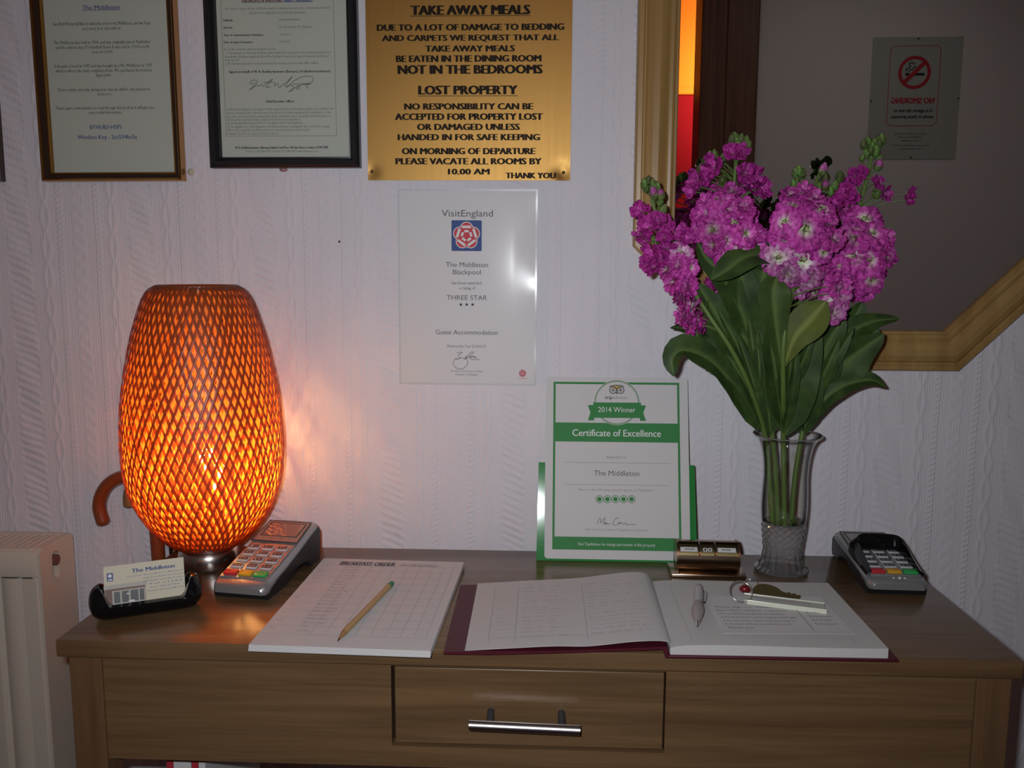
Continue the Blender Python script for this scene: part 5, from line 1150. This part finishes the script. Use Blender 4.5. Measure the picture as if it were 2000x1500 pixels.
def bud_mesh(mat):
    bm = BM(); lay = bm.verts.layers.float.new('reach'); n = 12; prof = [(0.05, 0.0), (0.32, 0.12), (0.46, 0.4), (0.44, 0.75), (0.28, 1.1), (0.10, 1.32), (0.02, 1.36)]
    rows = []
    for i in range(n):
        a = 2 * PI * i / n; row = []
        for r, z in prof:
            v = bm.verts.new((r * (1 + 0.10 * math.cos(4 * a)) * math.cos(a), r * (1 + 0.10 * math.cos(4 * a)) * math.sin(a), z)); v[lay] = z / 1.36; row.append(v)
        rows.append(row)
    for i in range(n):
        for j in range(len(prof) - 1): bm.faces.new((rows[i][j], rows[(i + 1) % n][j], rows[(i + 1) % n][j + 1], rows[i][j + 1]))
    bm.faces.new([rows[i][-1] for i in range(n)])
    me = bpy.data.meshes.new('bud')
    for f in bm.faces: f.smooth = True
    bm.to_mesh(me); bm.free(); me.materials.append(mat); return me
BUD, PBUD = bud_mesh(MT['bud']), bud_mesh(MT['pinkbud'])
def facing(c, d, s, roll):
    z = Vector(d).normalized(); x = z.orthogonal().normalized(); y = z.cross(x)
    return Matrix(((x.x, y.x, z.x, c.x), (x.y, y.y, z.y, c.y), (x.z, y.z, z.z, c.z), (0, 0, 0, 1))) @ Matrix.Rotation(roll, 4, 'Z') @ Matrix.Diagonal((s, s, s, 1))
class Flower:
    def __init__(s, label, path, r0=0.0042, r1=0.0022):
        s.P = [at_y(px, py, y) for px, py, y in path]; s.C = spline(s.P, 8)
        s.root = s.C[0].copy(); s.t = thing('flower_stem', label, 'flower', s.root, 'pink flowers in the glass vase')
        s.bm = BM(); n = len(s.C); tube(s.bm, [p - s.root for p in s.C], [r0 + (r1 - r0) * i / n for i in range(n)], 10)
        s.px = path
    def near(s, p): return min(s.C[len(s.C) // 3:], key=lambda q: (q - p).length + 0.6 * max(0, q.z - p.z + 0.005))
    def pedicel(s, p, r=0.0009):
        a = s.near(p - Vector((0, 0, 0.012))); m = a.lerp(p, 0.55) + Vector((0, 0, 0.004)); tube(s.bm, [q - s.root for q in spline([a, m, p], 4)], r, 6)
    def blossom(s, px, py, rpx, y, kind, pal='petal', d=None, frontal=0.5):
        c = at_y(px, py, y); sc = rpx / 1400.0; a = s.near(c)
        out = Vector((c.x - a.x, c.y - a.y, 0)); out = out.normalized() if out.length > 1e-4 else Vector((0, -1, 0))
        dv = Vector(d) if d else (out + Vector((random.uniform(-.25, .25), -frontal, random.uniform(0.0, 0.45))))
        me = random.choice(BLOSS[(kind, pal)]); o = bpy.data.objects.new('blossom', me); COL.objects.link(o); o.parent = s.t
        dn = dv.normalized(); o.matrix_local = facing(c - s.root - dn * sc * 0.25, dn, sc, random.uniform(0, 6.28)); s.pedicel(c - dn * sc * 0.25)
    def bud(s, px, py, h, y, pink=False, lean=0.0):
        c = at_y(px, py, y); o = bpy.data.objects.new('bud', PBUD if pink else BUD); COL.objects.link(o); o.parent = s.t
        dv = Vector((lean + random.uniform(-.3, .3), random.uniform(-.5, .2), 1)); k = h / 1400.0 / 1.36
        o.matrix_local = facing(c - s.root - dv.normalized() * h / 2800.0, dv, k, random.uniform(0, 6)); s.pedicel(c - dv.normalized() * h / 2800.0, 0.0007)
    def leaf(s, pts, width, mat='leaf', fold=0.25, face=(0, -1, 0.25), wave=0.06, twist=0.0, shape=0.62):
        Q_ = [at_y(*p) for p in pts]; C = spline(Q_, max(3, 18 // (len(Q_) - 1))); n = len(C); W2 = width / 1400.0
        bm = BM(); rows = []; ph = random.uniform(0, 6)
        for i in range(n):
            u = i / (n - 1); tn = (C[min(i + 1, n - 1)] - C[max(i - 1, 0)]).normalized(); nf = Vector(face).normalized()
            sd = tn.cross(nf); sd = sd.normalized() if sd.length > 1e-4 else Vector((1, 0, 0)); sd = Matrix.Rotation(twist * u, 3, tn) @ sd; nn = sd.cross(tn).normalized()
            wv = W2 * (0.10 + 0.90 * math.sin(PI * min(1.0, (u ** shape)) * 0.999) ** 0.8) * (1 if u < 0.985 else 0.35)
            if u < 0.1: wv = max(wv * (0.5 + 5 * u), W2 * 0.10)
            row = []
            for j in range(9):
                v = j / 4 - 1; row.append(C[i] - s.root + sd * wv * v + nn * (wv * fold * (abs(v) ** 1.3) - wv * 0.10 * math.exp(-(v * 6) ** 2) + wave * wv * 2 * math.sin(u * 13 + ph + (1.5 if v > 0 else 0)) * abs(v) ** 2))
            rows.append(row)
        lay = bm.verts.layers.float.new('rib'); V = quad_strip(bm, rows)
        for r_ in V:
            for j, v_ in enumerate(r_): v_[lay] = (1.0, 0.12, 0.0, 0.0, 0.0)[abs(j - 4)] * 0.8
        solid(bm, 0.0005); obj('leaf', bm, MT[mat], s.t, smooth=80)
    def done(s): obj('stem', s.bm, MT['stem'], s.t, smooth=60)
def dome(lst, s, cx, cy, R, yc, depth, pals):
    for i, (px, py, r, kind) in enumerate(lst):
        if kind == 'frill' and i % 4 == 0 and math.hypot(px - cx, py - cy) < R * 0.85: continue
        if kind == 'double' and i % 3 == 0: kind = 'open'
        q = min(1.0, math.hypot((px - cx), (py - cy)) / R); y = yc - depth * math.sqrt(1 - q * q) + (0.012 if q > 0.95 else 0) + random.uniform(-0.016, 0.014)
        d = ((px - cx) / R * 0.9 + random.uniform(-.35, .35), -0.55 - 0.7 * math.sqrt(1 - q * q), (cy - py) / R * 0.6 + 0.2 + random.uniform(-.3, .35))
        s.blossom(px, py, r * (0.98 if kind in 'open double' else 0.92), y, kind, pals(px, py), d)
D, O, FR, HA = 'double', 'open', 'frill', 'half'
mag = lambda x, y: 'petal'

# far left spray
f = Flower('pink flower stem leaning furthest left, a slim spray over the mirror frame corner', [(1509, 1026, -0.120), (1503, 940, -0.119), (1494, 850, -0.121), (1466, 760, -0.160), (1430, 685, -0.178), (1386, 618, -0.178), (1352, 565, -0.165), (1318, 515, -0.146), (1292, 450, -0.146), (1276, 400, -0.146), (1270, 368, -0.146)])
for px, py, r, k in ((1252, 412, 21, HA), (1268, 442, 24, HA), (1252, 458, 17, HA), (1286, 432, 20, HA), (1262, 470, 14, HA), (1273, 498, 24, HA), (1300, 462, 21, HA), (1318, 452, 22, HA), (1336, 462, 20, HA), (1303, 484, 19, HA), (1332, 494, 30, D), (1350, 520, 26, D), (1322, 516, 28, FR), (1276, 520, 24, HA), (1300, 525, 22, FR), (1262, 515, 15, HA), (1310, 548, 28, FR), (1330, 575, 28, FR), (1342, 598, 32, D), (1330, 615, 26, FR), (1358, 622, 28, FR), (1345, 635, 22, FR), (1372, 634, 18, FR), (1340, 560, 24, FR), (1290, 505, 20, HA)):
    f.blossom(px, py, r, -0.168 + random.uniform(-0.008, 0.008), k, 'petal_pale' if (px, py) in ((1342, 598), (1332, 494)) else 'petal')
for px, py, r in ((1382, 556, 17), (1398, 574, 18)): f.blossom(px, py, r, -0.13, HA, 'petal', (0.6, -0.5, 0.4))
for px, py, r in ((1290, 430, 22), (1310, 500, 24), (1340, 560, 26), (1355, 605, 24)): f.blossom(px, py, r, -0.118, FR, 'petal', (0.2, 1, 0.2))
for px, py, h in ((1258, 358, 22), (1266, 352, 20), (1276, 360, 22), (1284, 364, 20), (1262, 368, 18), (1290, 392, 22), (1296, 410, 24), (1315, 462, 20), (1278, 470, 20)): f.bud(px, py, h, -0.150)
for px, py, h in ((1277, 377, 26), (1291, 380, 24)): f.bud(px, py, h, -0.154, True)
f.leaf([(1478, 838, -0.125), (1432, 752, -0.150), (1385, 700, -0.168), (1335, 682, -0.175), (1312, 700, -0.178), (1316, 735, -0.178)], 30, face=(-0.3, -0.7, 0.7), wave=0.10, shape=0.9)
f.leaf([(1470, 780, -0.128), (1430, 725, -0.140), (1390, 690, -0.145), (1362, 662, -0.148), (1362, 640, -0.15)], 30, face=(-0.2, -1, 0.5))
f.leaf([(1412, 668, -0.140), (1370, 655, -0.132), (1335, 642, -0.126), (1309, 640, -0.122)], 17, face=(0, -0.6, 0.8))
f.leaf([(1440, 700, -0.138), (1415, 640, -0.150), (1385, 590, -0.156), (1362, 553, -0.158)], 32, face=(0.2, -1, 0.1), fold=0.15)
f.leaf([(1490, 840, -0.124), (1462, 780, -0.140), (1430, 740, -0.150), (1402, 715, -0.156), (1380, 725, -0.16)], 30, face=(-0.3, -0.9, 0.5), wave=0.1)
f.leaf([(1488, 830, -0.121), (1470, 760, -0.112), (1448, 700, -0.104), (1432, 650, -0.100)], 24, face=(0.1, -1, 0.1))
for (x0, y0, x1, y1, w_) in ((1490, 835, 1440, 655, 13), (1486, 815, 1418, 690, 12), (1478, 770, 1400, 600, 14)): f.leaf([(x0, y0, -0.128), ((x0 + x1) / 2 + 6, (y0 + y1) / 2, -0.158), (x1, y1, -0.170)], w_, face=(0.2, -1, 0.1), fold=0.3)
f.done()

# second stem, in front of the red reflection
f = Flower('pink flower stem second from left, its rounded head in front of the dark door reflection', [(1520, 1026, -0.112), (1516, 940, -0.112), (1508, 850, -0.113), (1492, 760, -0.122), (1470, 680, -0.130), (1452, 600, -0.136), (1440, 520, -0.138), (1436, 440, -0.138), (1434, 370, -0.137), (1438, 310, -0.136), (1442, 285, -0.135)])
dome([(1400, 385, 30, D), (1420, 400, 34, D), (1387, 412, 33, D), (1452, 402, 32, FR), (1436, 436, 44, O), (1392, 448, 34, D), (1366, 418, 26, FR), (1366, 446, 28, O), (1468, 430, 36, FR), (1480, 460, 28, FR), (1418, 470, 34, D), (1390, 478, 26, FR), (1446, 478, 34, D), (1428, 498, 34, O), (1478, 480, 26, FR), (1410, 505, 24, FR), (1405, 365, 24, FR), (1430, 372, 26, FR), (1378, 392, 24, FR), (1460, 455, 30, D)], f, 1425, 440, 75, -0.140, 0.050, mag)
for px, py, r in ((1393, 326, 26), (1385, 340, 24), (1355, 362, 20), (1362, 350, 22), (1352, 374, 16), (1400, 330, 18), (1432, 298, 20), (1447, 296, 18), (1456, 338, 24), (1474, 348, 24), (1487, 368, 22), (1462, 362, 24), (1448, 360, 20), (1478, 372, 20)): f.blossom(px, py, r, -0.150 + random.uniform(-.01, .01), HA)
for px, py, r in ((1400, 420, 32), (1450, 430, 34), (1425, 470, 32), (1430, 390, 28)): f.blossom(px, py, r, -0.105, D, 'petal', (0, 1, 0.1))
for px, py, h in ((1388, 306, 24), (1396, 302, 22), (1412, 308, 22), (1378, 312, 20), (1368, 330, 24), (1430, 272, 24), (1437, 268, 22), (1447, 272, 24), (1457, 276, 24), (1441, 282, 20), (1432, 284, 20), (1462, 284, 20), (1412, 350, 24)): f.bud(px, py, h, -0.142)
f.leaf([(1470, 690, -0.132), (1450, 610, -0.150), (1410, 535, -0.160), (1380, 505, -0.162), (1362, 474, -0.162)], 30, face=(0.2, -1, 0.2), fold=0.15)
f.leaf([(1478, 640, -0.135), (1488, 560, -0.155), (1494, 500, -0.172), (1455, 500, -0.190), (1415, 530, -0.196), (1388, 546, -0.196)], 34, face=(-0.2, -0.8, 0.6), fold=0.10, shape=0.9)
f.leaf([(1480, 740, -0.124), (1465, 660, -0.140), (1450, 600, -0.150), (1448, 545, -0.156), (1450, 505, -0.158)], 44, face=(0.1, -1, 0.1), fold=0.12)
f.leaf([(1500, 830, -0.116), (1486, 740, -0.132), (1466, 680, -0.142), (1440, 640, -0.148)], 34, face=(0, -1, 0.1))
f.leaf([(1505, 850, -0.114), (1500, 760, -0.135), (1490, 690, -0.148), (1480, 640, -0.152)], 30, face=(0.2, -1, 0))
f.leaf([(1500, 800, -0.112), (1490, 720, -0.100), (1480, 650, -0.090), (1478, 570, -0.086)], 40, face=(0, -1, 0))
for (x0, y0, x1, y1, w_, m_) in ((1502, 845, 1478, 640, 13, 'leaf'), (1500, 800, 1462, 620, 14, 'leaf_mid'), (1506, 850, 1494, 650, 11, 'leaf'), (1497, 780, 1500, 640, 12, 'leaf')): f.leaf([(x0, y0, -0.120), ((x0 + x1) / 2 - 4, (y0 + y1) / 2, -0.150), (x1, y1, -0.162)], w_, m_, face=(-0.2, -1, 0.1), fold=0.3)
f.done()

# third stem, the biggest head, in front
f = Flower('pink flower stem with the biggest head of pale hearted blossoms, in the middle front', [(1532, 1028, -0.128), (1531, 940, -0.128), (1530, 850, -0.131), (1530, 760, -0.178), (1530, 680, -0.198), (1540, 600, -0.195), (1562, 520, -0.168), (1576, 440, -0.158), (1588, 380, -0.155), (1600, 340, -0.152)])
dome([(1545, 378, 26, FR), (1572, 372, 28, FR), (1592, 388, 30, FR), (1552, 402, 32, D), (1608, 404, 32, O), (1580, 416, 34, D), (1532, 432, 32, D), (1560, 440, 34, D), (1578, 444, 46, O), (1618, 432, 30, FR), (1536, 462, 34, D), (1602, 462, 34, D), (1520, 502, 36, O), (1570, 506, 46, O), (1614, 492, 30, O), (1546, 484, 34, D), (1600, 520, 34, FR), (1540, 535, 32, FR), (1576, 545, 36, FR), (1612, 548, 32, FR), (1560, 565, 30, FR), (1596, 572, 30, D), (1632, 466, 28, FR), (1515, 520, 24, FR)], f, 1573, 470, 102, -0.158, 0.052, lambda x, y: 'petal_pale' if (y > 475 and x < 1585) else 'petal')
for px, py, r, k, p in ((1640, 560, 30, FR, 'petal'), (1636, 590, 34, O, 'petal_pale'), (1632, 612, 26, FR, 'petal_pale'), (1645, 572, 26, FR, 'petal_pale')): f.blossom(px, py, r, -0.192, k, p, (0.2, -1, 0.0))
for px, py, r in ((1560, 420, 36), (1590, 460, 38), (1555, 480, 36), (1585, 520, 36), (1600, 420, 30)): f.blossom(px, py, r, -0.112, D, 'petal', (0, 1, 0.1))
for px, py, h in ((1553, 336, 20), (1560, 332, 20), (1568, 338, 20), (1556, 352, 18), (1550, 358, 18), (1612, 350, 22), (1598, 366, 22), (1606, 362, 20), (1640, 345, 24), (1632, 362, 20), (1622, 372, 20)): f.bud(px, py, h, -0.160)
for px, py, h in ((1608, 330, 26), (1612, 362, 22), (1560, 365, 18)): f.bud(px, py, h, -0.165, True)
f.leaf([(1529, 740, -0.182), (1523, 690, -0.196), (1515, 620, -0.208), (1512, 570, -0.212), (1518, 540, -0.204)], 31, 'leaf_mid', face=(0.1, -1, 0.35), fold=0.10, shape=1.9, wave=0.02)
f.leaf([(1532, 715, -0.192), (1552, 660, -0.202), (1585, 622, -0.206), (1614, 588, -0.205)], 34, 'leaf_light', face=(-0.2, -1, 0.35), fold=0.12, wave=0.03, shape=1.3)
f.leaf([(1534, 850, -0.133), (1552, 760, -0.150), (1576, 690, -0.160), (1600, 640, -0.165)], 40, face=(-0.1, -1, 0.1))
f.leaf([(1530, 830, -0.134), (1518, 740, -0.158), (1508, 680, -0.168), (1504, 620, -0.172)], 30, face=(0.3, -1, 0))
f.leaf([(1534, 780, -0.128), (1545, 700, -0.115), (1556, 640, -0.106), (1562, 580, -0.102)], 46, face=(0, -1, 0))
f.leaf([(1546, 800, -0.126), (1548, 785, -0.130), (1546, 760, -0.132), (1540, 730, -0.132)], 16, face=(0, -1, 0))
for (x0, y0, x1, y1, w_, m_) in ((1534, 840, 1558, 660, 12, 'leaf'), (1532, 800, 1512, 640, 11, 'leaf_mid'), (1536, 770, 1590, 650, 13, 'leaf'), (1530, 845, 1546, 650, 10, 'leaf')): f.leaf([(x0, y0, -0.138), ((x0 + x1) / 2 + 3, (y0 + y1) / 2, -0.172), (x1, y1, -0.184)], w_, m_, face=(0.2, -1, 0.1), fold=0.3)
f.done()

# fourth stem, right
f = Flower('pink flower stem at the far right with a tall bare budding tip before the mirror', [(1545, 1026, -0.112), (1552, 940, -0.111), (1566, 850, -0.108), (1584, 760, -0.108), (1606, 680, -0.112), (1632, 590, -0.116), (1652, 510, -0.118), (1668, 440, -0.118), (1682, 390, -0.118), (1696, 340, -0.118), (1704, 296, -0.118)])
dome([(1690, 425, 38, D), (1655, 410, 28, FR), (1708, 452, 36, D), (1676, 460, 36, D), (1650, 455, 30, FR), (1724, 478, 34, FR), (1700, 505, 42, O), (1668, 500, 36, O), (1648, 500, 30, FR), (1735, 500, 28, FR), (1680, 540, 34, D), (1708, 545, 36, O), (1728, 525, 28, FR), (1655, 540, 30, FR), (1692, 570, 28, FR), (1668, 568, 28, FR), (1640, 475, 26, FR), (1640, 520, 26, FR), (1735, 462, 24, FR)], f, 1688, 490, 82, -0.120, 0.052, mag)
for px, py, r in ((1672, 346, 20), (1662, 352, 18), (1684, 338, 15), (1648, 378, 24), (1638, 395, 22), (1660, 385, 22), (1712, 358, 17), (1727, 378, 17), (1655, 366, 20), (1776, 378, 15), (1772, 390, 14)): f.blossom(px, py, r, -0.140 + random.uniform(-.01, .01), HA)
for px, py, r in ((1690, 440, 34), (1670, 490, 36), (1705, 510, 36), (1680, 540, 32)): f.blossom(px, py, r, -0.085, D, 'petal', (0, 1, 0.1))
for px, py, h in ((1687, 282, 22), (1696, 276, 20), (1706, 280, 22), (1716, 276, 26), (1722, 272, 24), (1700, 292, 22), (1711, 294, 24), (1692, 298, 18), (1684, 308, 16), (1718, 312, 20), (1712, 376, 26), (1666, 400, 26)): f.bud(px, py, h, -0.125)
f.bud(1716, 322, 24, -0.128, True)
f.leaf([(1572, 838, -0.110), (1608, 782, -0.125), (1650, 752, -0.135), (1700, 742, -0.138), (1731, 756, -0.138)], 22, face=(0.1, -0.7, 0.7), wave=0.08, shape=0.85)
f.leaf([(1582, 790, -0.108), (1625, 735, -0.125), (1670, 695, -0.135), (1727, 652, -0.138)], 46, face=(0.3, -1, 0.2), fold=0.12, shape=0.75)
f.leaf([(1610, 700, -0.112), (1660, 650, -0.118), (1705, 628, -0.112), (1756, 622, -0.104)], 24, face=(0, -0.9, 0.5))
f.leaf([(1574, 830, -0.108), (1592, 740, -0.128), (1618, 670, -0.140), (1650, 620, -0.146)], 44, face=(0.1, -1, 0.1), fold=0.12)
f.leaf([(1590, 760, -0.106), (1630, 690, -0.098), (1660, 640, -0.092), (1685, 590, -0.090)], 44, face=(0, -1, 0.1))
f.leaf([(1568, 850, -0.108), (1572, 760, -0.130), (1578, 700, -0.142), (1590, 650, -0.148)], 34, face=(-0.2, -1, 0))
f.leaf([(1600, 730, -0.106), (1650, 700, -0.110), (1690, 670, -0.112), (1715, 640, -0.112)], 40, face=(0, -1, 0.1))
for (x0, y0, x1, y1, w_, m_) in ((1570, 845, 1600, 650, 14, 'leaf'), (1575, 800, 1640, 660, 16, 'leaf_mid'), (1580, 780, 1668, 640, 15, 'leaf'), (1572, 820, 1580, 660, 12, 'leaf')): f.leaf([(x0, y0, -0.110), ((x0 + x1) / 2 + 2, (y0 + y1) / 2, -0.146), (x1, y1, -0.158)], w_, m_, face=(0.1, -1, 0.1), fold=0.3)
f.done()
# scraps of leaf at the bottom of the vase water
bm = BM()
for i in range(7):
    a = i * 2.1; ball(bm, (0.014 * math.cos(a), 0.014 * math.sin(a), 0.0), 0.004, 1.6, 0.9, 0.5, M=T(0, 0, 0.0725 + 0.001 * (i % 3)))
o = tag(obj('leaf_scraps', bm, MT['leaf_light'], smooth=60), 'scraps of green leaf sunk in the vase water', 'leaf scraps'); o['kind'] = 'stuff'; o.location = (VX, VY, Z0)
bpy.context.view_layer.update()
